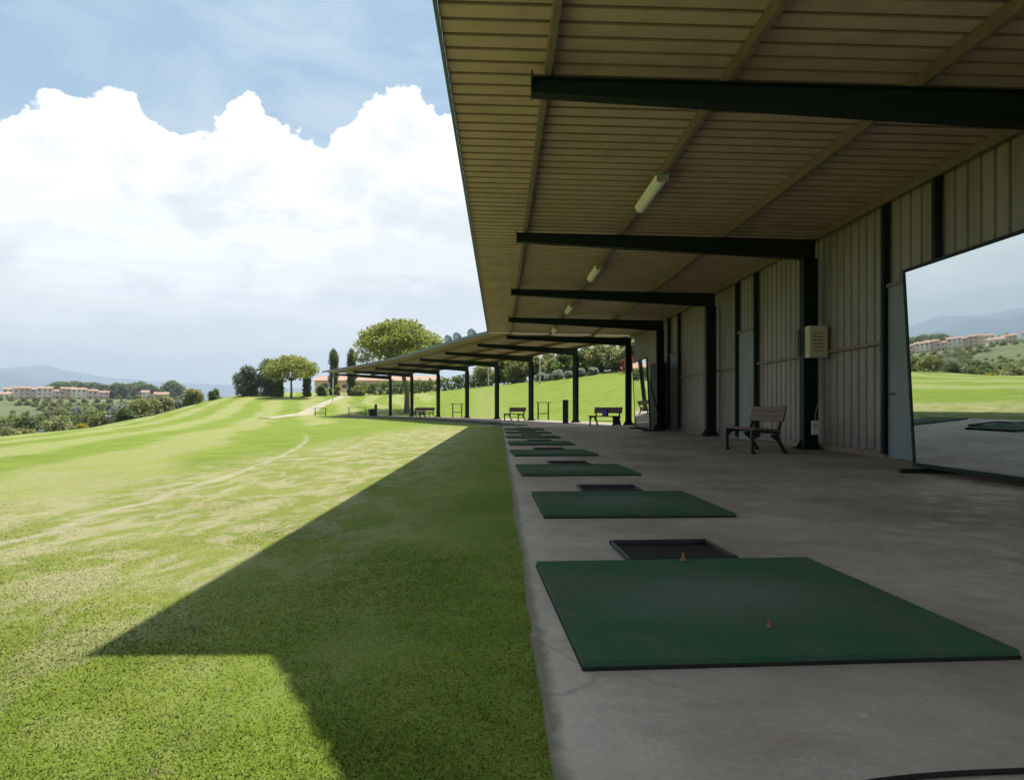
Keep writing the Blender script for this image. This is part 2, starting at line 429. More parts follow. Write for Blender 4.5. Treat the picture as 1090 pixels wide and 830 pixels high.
def terrain(x, y):
    x = np.atleast_1d(np.asarray(x, float)); y = np.atleast_1d(np.asarray(y, float))
    sh = x.shape; x = x.ravel(); y = y.ravel()
    xi = np.clip(x, -110, 60); yi = np.clip(y, -40, 150)
    z = np.empty_like(x)
    for s in range(0, len(x), 20000):
        q = slice(s, s + 20000)
        r2 = (xi[q, None] - CP[None, :, 0]) ** 2 + (yi[q, None] - CP[None, :, 1]) ** 2
        z[q] = tps_k(r2) @ W[:_n] + W[_n] + W[_n + 1] * xi[q] + W[_n + 2] * yi[q]
    # far land
    r = np.hypot(x, y)
    fz = np.interp(r, [0, 90, 140, 250, 340, 450, 900, 2500, 9000], [-3, -4.5, -6.3, -2.0, -.3, 5.4, 8, 10, 10])
    fz += .5 * np.sin(x / 37 + 1) * np.cos(y / 29) * smooth(r, 120, 200)
    fz = np.where(x > -20, fz * smooth(x * -1, -200, 20) + (1 - smooth(x * -1, -200, 20)) * 4, fz)
    d = np.maximum.reduce([-x - 44, y - 118, x - 40, -y - 20])
    w = smooth(d, 0, 55)
    z = z * (1 - w) + fz * w
    # level by the slab
    dist = np.full_like(x, 1e9)
    for a, b in zip(cl[:-1], cl[1:]):
        ab = b - a; t = np.clip(((x - a.x) * ab.x + (y - a.y) * ab.y) / ab.length_squared, 0, 1)
        dist = np.minimum(dist, np.hypot(x - a.x - t * ab.x, y - a.y - t * ab.y))
    w = smooth(dist, 4.0, 9.0)
    z = z * w + (-.035) * (1 - w)
    return z.reshape(sh)
def tz(x, y): return float(terrain([x], [y])[0])

def axis(a, b, c, d, fine, grow=1.09, lim=9000):
    core = list(np.arange(a, b, fine)); core.append(b)
    lo = []; s = fine; p = a
    while p > -lim:
        s = min(s * grow, 700); p -= s; lo.append(p)
    hi = []; s = fine; p = b
    while p < lim:
        s = min(s * grow, 700); p += s; hi.append(p)
    return np.array(sorted(lo + core + hi))
xs = axis(-12, 6, 0, 0, .3, 1.04); ys = axis(0, 20, 0, 0, .4, 1.035)
GX, GY = np.meshgrid(xs, ys); GZ = terrain(GX, GY)
nx_, ny_ = len(xs), len(ys)
idx = np.arange(nx_ * ny_).reshape(ny_, nx_)
faces = np.stack([idx[:-1, :-1], idx[:-1, 1:], idx[1:, 1:], idx[1:, :-1]], -1).reshape(-1, 4)
g = np_mesh('lawn', np.stack([GX, GY, GZ], -1).reshape(-1, 3), faces, M['lawn'], smooth=True)
tag(g, 'mown grass practice field with worn patches and mowing bands', 'lawn', kind='structure')

# grass blades close to the camera
def blades():
    n = 520000
    d = 1.25 * (24 / 1.25) ** (rng.random(n) ** 1.15)
    a = rng.uniform(-.86, .0, n) * 1.0
    x = a * d + .13; y = d
    keep = x < (OX - y * st + rng.normal(0.018, .028, n))
    x, y, d = x[keep], y[keep], d[keep]
    # clumping
    cn = np.sin(x * 9 + np.sin(y * 7) * 2) * np.cos(y * 8 + np.sin(x * 5) * 2)
    keep = rng.random(len(x)) < .75 + .25 * cn
    x, y, d = x[keep], y[keep], d[keep]; n = len(x)
    z = terrain(x, y) - .004
    ang = rng.uniform(0, 2 * PI, n); w = rng.uniform(.0016, .0034, n) * (1 + d * .28)
    h = rng.uniform(.006, .015, n) * (1 + .25 * np.sin(x * 3.1) * np.cos(y * 2.7)) * np.interp(d, [0, 2, 5, 10, 24], [.9, .8, .6, .45, .25])
    lx = rng.normal(0, 1.0, n) * h; ly = rng.normal(0, 1.0, n) * h
    v = np.empty((n, 3, 3))
    v[:, 0] = np.c_[x - np.cos(ang) * w, y - np.sin(ang) * w, z]
    v[:, 1] = np.c_[x + np.cos(ang) * w, y + np.sin(ang) * w, z]
    v[:, 2] = np.c_[x + lx, y + ly, z + h]
    o = np_mesh('grass', v.reshape(-1, 3), np.arange(n * 3).reshape(-1, 3), M['blades'])
    tag(o, 'short green grass blades growing along the edge of the concrete', 'grass', kind='stuff')
blades()

# concrete floor slab
def strip_solid(name, A_, B_, z0, z1, mat, parent=None):
    mb = MB(); n = len(A_)
    for i in range(n):
        a, b = A_[i], B_[i]
        mb.v += [(a.x, a.y, z1), (b.x, b.y, z1), (b.x, b.y, z0), (a.x, a.y, z0)]
    for i in range(n - 1):
        k = i * 4
        for j in range(4): mb.f.append((k + j, k + (j + 1) % 4, k + 4 + (j + 1) % 4, k + 4 + j))
    mb.f.append((3, 2, 1, 0)); k = (n - 1) * 4; mb.f.append((k, k + 1, k + 2, k + 3))
    return mb.build(name, mat, parent)
# wobble the front edge a little so it is not a ruled line
fl = []; rl = []
for i in range(len(front_poly) - 1):
    a, b = front_poly[i], front_poly[i + 1]; c, d = rear_poly[i], rear_poly[i + 1]
    m_ = max(1, int((b - a).length / .12))
    for k in range(m_):
        t = k / m_; p = a.lerp(b, t)
        fl.append(p + Vector((random.gauss(0, .004) + .006 * math.sin(p.y * 2.1), 0))); rl.append(c.lerp(d, t))
fl.append(front_poly[-1]); rl.append(rear_poly[-1])
s = strip_solid('concrete_floor', fl, rl, -.3, 0, M['concrete'])
tag(s, 'long worn concrete floor of the driving range bays', 'floor', kind='structure')

# path on the slope
def drape(name, pts, width, mat, lift=.03, label=''):
    P_ = []
    for i in range(len(pts) - 1):
        a, b = Vector(pts[i]), Vector(pts[i + 1]); m_ = max(1, int((b - a).length / .6))
        P_ += [a.lerp(b, k / m_) for k in range(m_)]
    P_.append(Vector(pts[-1]))
    nr = 5; vs = []; fs = []
    for i, p in enumerate(P_):
        t = (P_[min(i + 1, len(P_) - 1)] - P_[max(i - 1, 0)]).normalized(); nn = Vector((t.y, -t.x))
        w = width * (1 + .12 * math.sin(i * .9) + .08 * math.sin(i * 2.3))
        for k in range(nr):
            q = p + nn * (k / (nr - 1) - .5) * w
            vs.append((q.x, q.y, tz(q.x, q.y) + lift - (.06 if k in (0, nr - 1) else 0)))
    for i in range(len(P_) - 1):
        for k in range(nr - 1):
            fs.append((i * nr + k, i * nr + k + 1, (i + 1) * nr + k + 1, (i + 1) * nr + k))
    mb = MB(); mb.add(vs, fs); o = mb.build(name, mat, smooth=True)
    tag(o, label, 'path', kind='structure')
drape('path', [(-20.6, 57), (-20.8, 64), (-21.8, 75), (-23.6, 88), (-24.9, 100), (-25.4, 112)], 1.4, M['path'], .05, 'pale gravel path climbing the grass slope beside the canopy')

# ------------------------------------------------------------------ shelter parts
def corrugated(A0, A1, B0, B1, pitch=.25, rib=.04, side=1):
    """sheet between line A0-A1 and line B0-B1 (3D vectors); ribs parallel to those lines"""
    A0, A1, B0, B1 = map(Vector, (A0, A1, B0, B1))
    ln = max((B0 - A0).length, (B1 - A1).length); n = max(1, round(ln / pitch))
    nrm = (A1 - A0).cross(B0 - A0).normalized() * side
    prof = [(0, 0), (.74, 0), (.78, 1), (.93, 1), (.97, 0)]
    mb = MB()
    rows = []
    for i in range(n):
        for (t, h) in prof: rows.append(((i + t) / n, h))
    rows.append((1.0, 0))
    for t, h in rows:
        a = A0.lerp(B0, t) + nrm * rib * h; b = A1.lerp(B1, t) + nrm * rib * h
        mb.v += [tuple(a), tuple(b)]
    for i in range(len(rows) - 1): mb.f.append((2 * i, 2 * i + 1, 2 * i + 3, 2 * i + 2))
    return mb

def ibeam(mb, p0, p1, d0, d1, w, side, tf=.014, tw=.012):
    """tapered I beam along p0-p1 (top centre line), depth d0->d1 downward, flange width w along 'side'"""
    p0, p1, sd = Vector(p0), Vector(p1), Vector(side).normalized()
    Z = Vector((0, 0, 1))
    def q(p, za, zb, ww): return [p + sd * ww / 2 - Z * za, p - sd * ww / 2 - Z * za, p - sd * ww / 2 - Z * zb, p + sd * ww / 2 - Z * zb]
    mb.hexa(q(p0, 0, tf, w), q(p1, 0, tf, w))
    mb.hexa(q(p0, d0 - tf, d0, w), q(p1, d1 - tf, d1, w))
    mb.hexa(q(p0, tf, d0 - tf, tw), q(p1, tf, d1 - tf, tw))

def column_parts(parent, base, inward, height):
    """H-section column at base (Vector2), inward = unit vector toward range"""
    iv = Vector((inward[0], inward[1], 0)).normalized(); sv = Vector((-iv.y, iv.x, 0))
    R = Matrix((( iv.x, sv.x, 0), (iv.y, sv.y, 0), (0, 0, 1)))
    b = Vector((base[0], base[1], 0))
    mb = MB()
    D_, W_ = .27, .20
    for s_ in (-1, 1):
        mb.box(b + iv * s_ * (D_ / 2 - .008) + Vector((0, 0, height / 2 + .02)), (.016, W_, height), R)
    mb.box(b + Vector((0, 0, height / 2 + .02)), (D_ - .032, .011, height), R)
    col = mb.build('column', M['steel_green'], parent)
    MB().box(b + Vector((0, 0, .0115)), (.50, .42, .023), R).build('base_plate', M['steel_green'], col, .003)
    for s_ in (-1, 1):
        gb = MB(); Mx = Matrix.Translation(b + iv * s_ * .138 + Vector((0, 0, .024))) @ R.to_4x4() @ Matrix.Diagonal((s_, 1, 1, 1))
        gb.prism([(0, 0), (.105, 0), (.105, .02), (.01, .17), (0, .17)], .014, Mx)
        gb.build('gusset', M['steel_green'], col)
    for a in (-.19, .19):
        for c in (-.15, .15): MB().tube([b + iv * a + sv * c + Vector((0, 0, .022)), b + iv * a + sv * c + Vector((0, 0, .06))], .012, 6).build('bolt', M['iron'], col)
    return col

near = empty('driving_range_shelter', L(0, 0), TH, 'near straight driving range shelter with beige corrugated roof and back wall', 'shelter')
# roof
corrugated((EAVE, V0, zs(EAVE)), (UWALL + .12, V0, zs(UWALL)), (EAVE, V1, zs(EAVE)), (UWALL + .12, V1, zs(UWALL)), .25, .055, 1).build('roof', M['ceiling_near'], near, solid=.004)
MB().box((EAVE - .02, (V0 + V1) / 2, zs(EAVE) + .005), (.03, V1 - V0, .11)).build('eave_trim', M['fascia'], near)
for u in (.37, 2.22, 4.2, 6.0):
    pm = MB(); zt = zs(u) - .002
    pm.box((u, (V0 + V1) / 2, zt - .005), (.06, V1 - V0 - .02, .009))
    pm.box((u - .026, (V0 + V1) / 2, zt - .073), (.007, V1 - V0 - .02, .126))
    pm.box((u, (V0 + V1) / 2, zt - .141), (.06, V1 - V0 - .02, .009))
    pm.box((u + .027, (V0 + V1) / 2, zt - .128), (.006, V1 - V0 - .02, .016))
    pm.build('purlin', M['purlin'], near)
for v in BAY_V[1:]:
    rm = MB()
    zt0, zt1 = zs(.25) - .150, zs(UCOL) - .150
    ibeam(rm, (.22, v, zt0), (UCOL + .13, v, zt1), .17, .38, .15, (0, 1, 0))
    r_ = rm.build('rafter', M['steel_green'], near)
    MB().box((.208, v, zt0 - .085 + .02), (.016, .17, .23)).build('end_plate', M['steel_green'], r_)
    for u in (.37, 2.22, 4.2): MB().box((u + .045, v, zs(u) - .095), (.008, .09, .11)).build('purlin_cleat', M['steel_green'], r_)
    hb = MB()   # haunch at the column head
    hb.prism([(UCOL - .135, 3.30), (UCOL - .135, zt1 - .36), (UCOL - .75, zt1 - .345)], .014, Matrix.Translation((0, v, 0)))
    column_parts(near, (UCOL, v), (-1, 0), zt1 - .38)
# eave-side drip of last frame / end plate of roof
# back wall
doors = [(9.6, 10.9), (16.45, 17.75), (23.55, 24.95)]
edges = []
p = V0
for a, b in doors:
    edges.append((p, a + .02, .004)); edges.append((a - .02, b + .02, 2.74)); p = b - .02
edges.append((p, V1 - .3, .004))
wall = MB()
for a, b, z0 in edges:
    m_ = corrugated((UWALL, a, z0), (UWALL, a, zs(UWALL) - .01), (UWALL, b, z0), (UWALL, b, zs(UWALL) - .01), .25, .034, -1)
    wall.add(m_.v, m_.f)
wo = wall.build('wall', M['wallsheet'], near, solid=.004)
for a, b, z0 in edges:
    if z0 > 1: continue
    MB().box((UWALL - .06, (a + b) / 2, 1.86), (.045, b - a - .03, .055)).build('wall_rail', M['purlin'], wo)
    MB().box((UWALL - .060, (a + b) / 2, .048), (.05, b - a - .03, .10)).build('wall_sill', M['purlin'], wo)
MB().box((UWALL - .065, (V0 + V1) / 2, zs(UWALL) - .05), (.05, V1 - V0 - .4, .055)).build('top_flashing', M['purlin'], wo)
for a, b in doors:
    for q in (a, b):
        MB().box((UWALL - .085, q, 2.09), (.10, .085, 4.06)).build('door_post', M['steel_green'], near)
    MB().box((UWALL - .07, (a + b) / 2, 2.74), (.06, b - a - .09, .05)).build('lintel', M['purlin'], near)
    d = MB().box((UWALL - .035, (a + b) / 2, 1.378), (.045, b - a + .05, 2.75)).build('door', M['door_paint'], near, .003)
    dm = MB()
    dm.tube([(UWALL - .05, b - .16, 1.02), (UWALL - .10, b - .16, 1.02), (UWALL - .10, b - .28, 1.02)], .011, 8)
    dm.build('handle', M['iron'], d)
# section turning away behind the photographer: roof, wall and a frame
P0 = Vector((.0, 3.47)); dr = Vector((.485, -.875)); dn = Vector((.875, .485))
def w2l(p, z): 
    x, y = p[0] - OX, p[1]
    return (x * ct + y * st, -x * st + y * ct, z)
q0 = w2l(Vector((-.03, 3.5)), zs(.1)); q1 = w2l(Vector((-.03, 3.5)) + dr * 9, zs(.1))
q3 = (UWALL + .12, V0 - .001, zs(UWALL) + .004); q2 = tuple(Vector(q3) + Vector(q1) - Vector(q0))
q0 = (q0[0], V0 - .001, q0[2] + .004)
corrugated(q0, q3, q1, q2, .25, .055, 1).build('roof_turn', M['ceiling'], near, solid=.004)
MB().hexa([Vector(q3) + Vector((-.02, 0, -.02)), Vector(q3) + Vector((.03, 0, -.02)), Vector((q3[0] + .03, q3[1], 0)), Vector((q3[0] - .02, q3[1], 0))],
          [Vector(q2) + Vector((-.02, 0, -.02)), Vector(q2) + Vector((.03, 0, -.02)), Vector((q2[0] + .03, q2[1], 0)), Vector((q2[0] - .02, q2[1], 0))]).build('wall_turn', M['wallsheet'], near)

# curved shelter
far = empty('curved_canopy', (0, 0, 0), 0, 'far open canopy curving away to the left on green columns', 'canopy')
EX = 6.55
def fr(i, s): 
    p = FC[i] + FN[i] * s if i >= 0 else None
    return p
rows = [(FC[i], FN[i]) for i in range(len(FC))]
rows.append((fe, FN[-1]))
# start row of the canopy butts on the straight roof
start_n = Vector((-ct, -st))
rows[0] = (Vector(L(UCOL, 32.35)[:2]), start_n)
def p3(row, s, z): q = row[0] + row[1] * s; return Vector((q.x, q.y, z))
def zf(s): return zs(UCOL - s) + .0
for i in range(len(rows) - 1):
    a, b = rows[i], rows[i + 1]
    corrugated(p3(a, EX, zf(EX)), p3(a, -.25, zf(-.25)), p3(b, EX, zf(EX)), p3(b, -.25, zf(-.25)), .25, .055, 1).build('roof', M['ceiling'], far, solid=.004)
    tm = MB()
    tm.hexa([p3(a, EX + .005, zf(EX) - .05), p3(a, EX + .05, zf(EX) - .05), p3(a, EX + .05, zf(EX) + .09), p3(a, EX + .005, zf(EX) + .09)],
            [p3(b, EX + .005, zf(EX) - .05), p3(b, EX + .05, zf(EX) - .05), p3(b, EX + .05, zf(EX) + .09), p3(b, EX + .005, zf(EX) + .09)])
    tm.build('eave_trim', M['fascia'], far)
    for sft in (5.5, 3.57, 1.67, -.12):
        z = zf(sft)
        pm = MB().hexa([p3(a, sft - .03, z - .145), p3(a, sft + .03, z - .145), p3(a, sft + .03, z - .003), p3(a, sft - .03, z - .003)],
                       [p3(b, sft - .03, z - .145), p3(b, sft + .03, z - .145), p3(b, sft + .03, z - .003), p3(b, sft - .03, z - .003)])
        pm.build('purlin', M['purlin'], far)
for i in range(1, len(FC)):
    row = rows[i]; rm = MB(); zt0, zt1 = zf(5.6) - .150, zf(0) - .150
    sd = Vector((-row[1].y, row[1].x, 0))
    ibeam(rm, p3(row, 5.65, zt0), p3(row, -.13, zt1), .17, .38, .15, sd)
    rm.build('rafter', M['steel_green'], far)
    column_parts(far, row[0], row[1], zt1 - .38)
# ------------------------------------------------------------------ ceiling lights
def ceiling_light(v, u, label):
    o = empty('ceiling_light', L(u, v, zs(u) - .155), TH, label, 'ceiling light', 'tube lights under the shelter roof')
    b = MB(); b.prism([(-.10, 0), (.10, 0), (.07, -.06), (-.07, -.06)], 1.55, Matrix.Identity(4)); b.build('housing', M['white_plastic'], o, .004)
    t = MB(); t.prism([(-.066, -.062), (.066, -.062), (.05, -.10), (.0, -.115), (-.05, -.10)], 1.48, Matrix.Identity(4)); t.build('diffuser', M['white_plastic'], o, .004)
    for s_ in (-1, 1): MB().box((0, s_ * .785, -.045), (.17, .02, .10)).build('end_cap', M['grey_metal'], o)
for v, lab in ((4.3, 'white tube light under the roof almost over the camera'), (10.5, 'large white tube light between the two nearest rafters'),
               (16.7, 'white tube light in the second roof bay beyond the first one'), (22.7, 'small white tube light in the third roof bay'),
               (28.8, 'farthest tiny tube light near the end of the straight roof')):
    ceiling_light(v, 2.20, lab)

# ------------------------------------------------------------------ mats and trays
ordn = ['nearest', 'second', 'third', 'fourth', 'fifth', 'sixth', 'seventh', 'eighth', 'ninth', 'tenth', 'eleventh', 'twelfth', 'thirteenth', 'fourteenth', 'fifteenth', 'sixteenth', 'seventeenth', 'eighteenth', 'nineteenth', 'twentieth', 'twenty-first', 'twenty-second']
def make_mat(first=False):
    o = empty('hitting_mat', (0, 0, 0))
    MB().box((0, 0, .0065), (1.412, 1.372, .011)).build('rubber_base', M['black_rubber'], o, .003)
    # slightly uneven turf top
    n = 24; vs = []; fs = []
    for j in range(n + 1):
        for i in range(n + 1):
            x = -.70 + 1.40 * i / n; y = -.68 + 1.36 * j / n
            zz = .034 + .0025 * math.sin(x * 5 + 1) * math.cos(y * 4) + random.uniform(-.0006, .0006)
            if i in (0, n) or j in (0, n): zz = .031
            vs.append((x, y, zz))
    for j in range(n):
        for i in range(n):
            k = j * (n + 1) + i; fs.append((k, k + 1, k + n + 2, k + n + 1))
    mb = MB(); mb.add(vs, fs)
    ring = [i for i in range(n)] + [n + j * (n + 1) for j in range(n)] + [n * (n + 1) + n - i for i in range(n)] + [(n - j) * (n + 1) for j in range(n)]
    base = len(mb.v); 
    for r in ring: mb.v.append((mb.v[r][0] * 1.003, mb.v[r][1] * 1.003, .0125))
    for a in range(len(ring)):
        b = (a + 1) % len(ring); mb.f.append((ring[a], base + a, base + b, ring[b]))
    mb.build('turf', M['turf'], o, smooth=False)
    t = MB(); t.tube([(.0, -.42, .036), (.0, -.42, .046), (.0, -.42, .060)], [.009, .006, .008], 10); t.build('tee', M['orange'], o) if first else None
    return o
def make_tray():
    o = empty('ball_tray', (0, 0, 0))
    w, d, h, t = .55, .46, .038, .014
    m_ = MB(); m_.box((0, 0, .005), (w, d, .01))
    m_.build('tray_floor', M['tray'], o)
    r = MB()
    for s_ in (-1, 1):
        r.prism([(-.5 * w - .012, .0105), (.5 * w + .012, .0105), (.5 * w + .012, h), (-.5 * w - .012, h)], t, Matrix.Translation((0, s_ * (d / 2 + .001), 0)))
        r.box((s_ * (w / 2 + .001), 0, (h + .0105) / 2), (t, d - t - .004, h - .0105))
    r.build('rim', M['tray'], o, .004)
    return o
mat1 = make_mat(True); mat0 = make_mat(); tray0 = make_tray()
spots = []
spots.append((L(.80, 2.80), math.radians(4.0)))
for k, v in enumerate([5.65, 8.72, 12.0, 15.3, 18.6, 21.9, 25.2]):
    spots.append((L([.89, .82, .79, .78, .76, .77, .76][k], v), math.radians(2.2 + (k % 3) * .8)))
# along the curved front
fp = front_poly[4:]
for i in range(len(fp) - 2):
    a, b = fp[i], fp[i + 1]; t = (b - a).normalized(); nn = Vector((t.y, -t.x)); ang = math.atan2(t.y, t.x) - PI / 2
    for f_ in (.2, .7):
        q = a.lerp(b, f_) + nn * .85
        if i == 0 and f_ < .5: q = a.lerp(b, .35) + nn * .85
        spots.append(((q.x, q.y, 0), ang))
for i, (p_, a) in enumerate(spots):
    o = mat1 if i == 0 else (mat0 if i == 1 else copy_tree(mat0))
    o.location = p_; o.rotation_euler.z = a
    tag(o, 'nearest large green hitting mat with a worn dusty middle' if i == 0 else f'{ordn[i]} green hitting mat counting from the camera along the concrete', 'hitting mat', 'green hitting mats in a row')
    if i == 0: o.scale = (1, 1, 1)
    t = tray0 if i == 0 else copy_tree(tray0)
    Rm = Matrix.Rotation(a, 3, 'Z'); q = Vector(p_) + Rm @ Vector((.06, .93, 0))
    t.location = q; t.rotation_euler.z = a + math.radians(-2 if i % 2 else 0)
    tag(t, f'black ball tray just behind the {ordn[i]} hitting mat', 'ball tray', 'black ball trays behind the mats')
# rubber tee stub at far edge of near mat
o = empty('rubber_tee', L(.80, 3.42, .036), 0, 'small brown rubber tee at the far edge of the nearest mat', 'tee')
MB().tube([(0, 0, 0), (0, 0, .012)], [.016, .016], 12).build('foot', M['orange'], o)
MB().tube([(0, 0, .012), (0, 0, .038)], [.008, .007], 10).build('stem', M['orange'], o)

# ------------------------------------------------------------------ benches
def make_bench(length=1.5):
    o = empty('park_bench', (0, 0, 0))          # faces -X, length along Y
    path_f = [(-.27, .0), (-.285, .03), (-.25, .12), (-.255, .28), (-.27, .40)]
    for s_ in (-1, 1):
        y = s_ * (length / 2 - .12)
        mb = MB()
        Mx = Matrix.Translation((0, y, 0))
        # seat rail
        mb.prism([(-.29, .375), (.19, .345), (.21, .385), (-.29, .418)], .06, Mx)
        # front leg, curved
        mb.prism([(-.285, .0), (-.20, .0), (-.205, .03), (-.235, .07), (-.235, .25), (-.20, .32), (-.12, .365), (-.285, .375), (-.29, .30), (-.285, .1)], .058, Mx)
        # rear leg + back upright
        mb.prism([(.30, .0), (.37, .0), (.345, .05), (.27, .16), (.215, .30), (.225, .42), (.33, .83), (.295, .835), (.175, .44), (.15, .33), (.20, .17), (.27, .06)], .059, Mx)
        mb.prism([(.15, .345), (.05, .33), (.12, .26), (.17, .22)], .04, Mx)
        mb.build('side_frame', M['iron'], o, .004)
    st_ = MB()
    for k in range(5):
        x = -.25 + k * .10; z = .432 - k * .0062
        st_.box((x, 0, z), (.092, length, .036))
    st_.build('seat', M['wood'], o, .004)
    bk = MB()
    for k, zz in enumerate((.60, .69, .78)):
        x = .222 + (zz - .42) * .256 - .028
        R = Matrix.Rotation(math.radians(14.5), 3, 'Y')
        bk.box((x, 0, zz), (.032, length, .087), R)
    bk.build('backrest', M['wood'], o, .004)
    MB().tube([(.18, -length / 2 + .12, .20), (.18, length / 2 - .12, .20)], .012, 8).build('stretcher', M['iron'], o)
    return o
bench0 = make_bench()
def bench(first, x, y, rz, label):
    o = bench0 if first else copy_tree(bench0)
    o.location = (x, y, 0); o.rotation_euler.z = rz
    tag(o, label, 'bench', 'wooden benches along the shelter')
bench(True, 4.41, 12.55, math.radians(2), 'near wooden park bench against the corrugated wall beside the electrical box column')
bench(False, 4.2, 31.0, math.radians(48), 'brown bench with a blue bag, left of the first open canopy column')
bench(False, .15, 42.6, math.radians(42), 'dark bench between the second and third open canopy columns')
bench(False, -8.15, 59.6, math.radians(48), 'small far bench just right of a canopy column, left one of the distant pair')
bench(False, -7.55, 60.6, math.radians(50), 'small far bench overlapping another, right one of the distant pair')
# blue bag on bench 2
o = empty('bag', (4.18, 30.75, .44), math.radians(48), 'small blue bag standing on the brown bench', 'bag')
MB().prism([(-.12, 0), (.12, 0), (.14, .12), (.10, .28), (-.10, .28), (-.14, .12)], .16, Matrix.Rotation(PI / 2, 4, 'Z')).build('body', M['blue'], o, .03)
MB().tube([(0, -.07, .275), (0, -.05, .36), (0, .05, .36), (0, .07, .275)], .012, 6).build('strap', M['blue'], o)

# ------------------------------------------------------------------ mirrors
def make_mirror(W_=2.45, H_=2.36):
    o = empty('standing_mirror', (0, 0, 0))      # faces -X, width along Y, origin on floor centre
    tilt = Matrix.Rotation(math.radians(-3.2), 4, 'Y') @ Matrix.Translation((0, 0, .12))
    def T(mb): mb.v = [tuple(tilt @ Vector(p)) for p in mb.v]; return mb
    f = MB()
    f.box((0, 0, H_ + .02), (.05, W_ + .08, .04)); f.box((0, 0, -.025), (.05, W_ + .08, .05))
    for s_ in (-1, 1): f.box((0, s_ * (W_ / 2 + .018), H_ / 2), (.05, .04, H_ - .004))
    T(f).build('frame', M['steel_green'], o, .003)
    T(MB().box((-.008, 0, H_ / 2), (.012, W_ - .003, H_ - .003))).build('glass', M['mirror'], o)
    T(MB().box((.014, 0, H_ / 2), (.02, W_ - .003, H_ - .003))).build('backing', M['dark_board'], o)
    for s_ in (-1, 1):
        MB().box((.1, s_ * (W_ / 2 - .1), .03), (.75, .06, .05)).build('foot', M['steel_green'], o, .003)
        MB().hexa([Vector((.40, s_ * (W_ / 2 - .1) + e, .056)) for e in (-.02,)] + [Vector((.44, s_ * (W_ / 2 - .1) - .02, .056)), Vector((.44, s_ * (W_ / 2 - .1) + .02, .056)), Vector((.40, s_ * (W_ / 2 - .1) + .02, .056))],
                  [Vector((-.02, s_ * (W_ / 2 - .1) - .02, 1.7)), Vector((.02, s_ * (W_ / 2 - .1) - .02, 1.7)), Vector((.02, s_ * (W_ / 2 - .1) + .02, 1.7)), Vector((-.02, s_ * (W_ / 2 - .1) + .02, 1.7))]).build('strut', M['steel_green'], o)
    return o
mir = make_mirror(); mir.location = L(5.06, 7.20); mir.rotation_euler.z = TH
tag(mir, 'large framed mirror at the right reflecting the field and the houses', 'mirror', 'practice mirrors by the back wall')
m2 = copy_tree(mir); m2.location = L(5.02, 24.5); m2.rotation_euler.z = TH
tag(m2, 'far framed mirror seen narrow beside the last wall columns', 'mirror', 'practice mirrors by the back wall')
# dark board leaning on the wall beyond the third door
o = empty('dark_board', L(UWALL - .2, 26.6), TH, 'tall dark board leaning on the wall near the third column', 'board')
MB().box((0, 0, 1.3), (.03, 2.2, 2.5), Matrix.Rotation(math.radians(2.5), 3, 'Y')).build('panel', M['dark_board'], o)
MB().box((0, 0, .03), (.25, 2.2, .05)).build('base', M['dark_board'], o)

# ------------------------------------------------------------------ electrical box, switch and cables on column A
o = empty('electrical_box', L(UCOL - .02, 13.2 - .10, 2.05), TH, 'beige electrical box with vents mounted on the near wall column', 'electrical box')
MB().box((.05, -.16, .0), (.36, .20, .60)).build('cabinet', M['beige_box'], o, .012)
MB().box((.05, -.268, .0), (.32, .012, .56)).build('cover', M['beige_box'], o, .004)
sl = MB()
for k in range(6): sl.box((.03, -.277, -.17 + k * .065), (.20, .006, .018))
sl.build('vent_slots', M['shutter'], o)
MB().box((-.20, -.0, 0), (.02, .12, .50)).build('bracket', M['steel_green'], o)
o = empty('switch_box', L(UCOL + .06, 13.2 - .115, .42), TH, 'small white switch box low on the near wall column', 'switch box')
MB().box((0, -.03, 0), (.13, .06, .27)).build('case', M['white_plastic'], o, .008)
MB().box((0, -.065, .03), (.05, .012, .07)).build('switch', M['grey_metal'], o, .003)
c = MB(); c.tube([L(UCOL + .18, 13.0, 4.02), L(UCOL + .19, 13.0, 3.6), L(UCOL + .17, 13.0, 3.0), L(UCOL + .10, 13.0, 2.36)], .011, 6)
tag(c.build('cable', M['door_paint']), 'grey cable running from the roof down to the electrical box', 'cable')
c = MB(); c.tube([L(UCOL + .10, 13.0, 1.74), L(UCOL + .15, 13.0, 1.4), L(UCOL + .13, 13.0, 1.0), L(UCOL + .06, 13.04, .7), L(UCOL + .06, 13.05, .56)], .010, 6)
tag(c.build('cable', M['door_paint']), 'grey cable running from the electrical box down to the switch', 'cable')

# hose on the floor at the lower right
c = MB(); pts = []
for k in range(24):
    t = k / 23; pts.append(L(.62 + t * 1.15, 1.43 + .11 * t ** .7 + .006 * math.sin(t * 9), .007))
c.tube(pts, .006, 8)
tag(c.build('hose', M['black_rubber'], smooth=True), 'thin black hose lying on the concrete at the lower right', 'hose')

# ------------------------------------------------------------------ small furniture by the open canopy
def post_bin(x, y, label, h=.92, r=.11, cat='bin'):
    o = empty('ash_bin', (x, y, 0), 0, label, cat)
    MB().tube([(0, 0, 0), (0, 0, .03)], r * 1.25, 16).build('foot', M['iron'], o)
    MB().tube([(0, 0, .03), (0, 0, h - .08)], r, 16).build('body', M['steel_green'], o)
    MB().tube([(0, 0, h - .08), (0, 0, h - .02), (0, 0, h)], [r * 1.15, r * 1.15, r * .7], 16).build('cap', M['iron'], o)
post_bin(2.78, 35.6, 'tall dark round bin between two canopy columns in the middle', 1.22, .15)
post_bin(-13.5, 68.0, 'thin dark round bin just left of the last canopy column', 1.15, .13)
post_bin(4.85, 31.9, 'squat dark bin at the foot of the first open canopy column', .42, .17)
o = empty('litter_bin', (-13.4, 65.5, 0), .4, 'squat dark litter bin left of the last canopy column', 'bin')
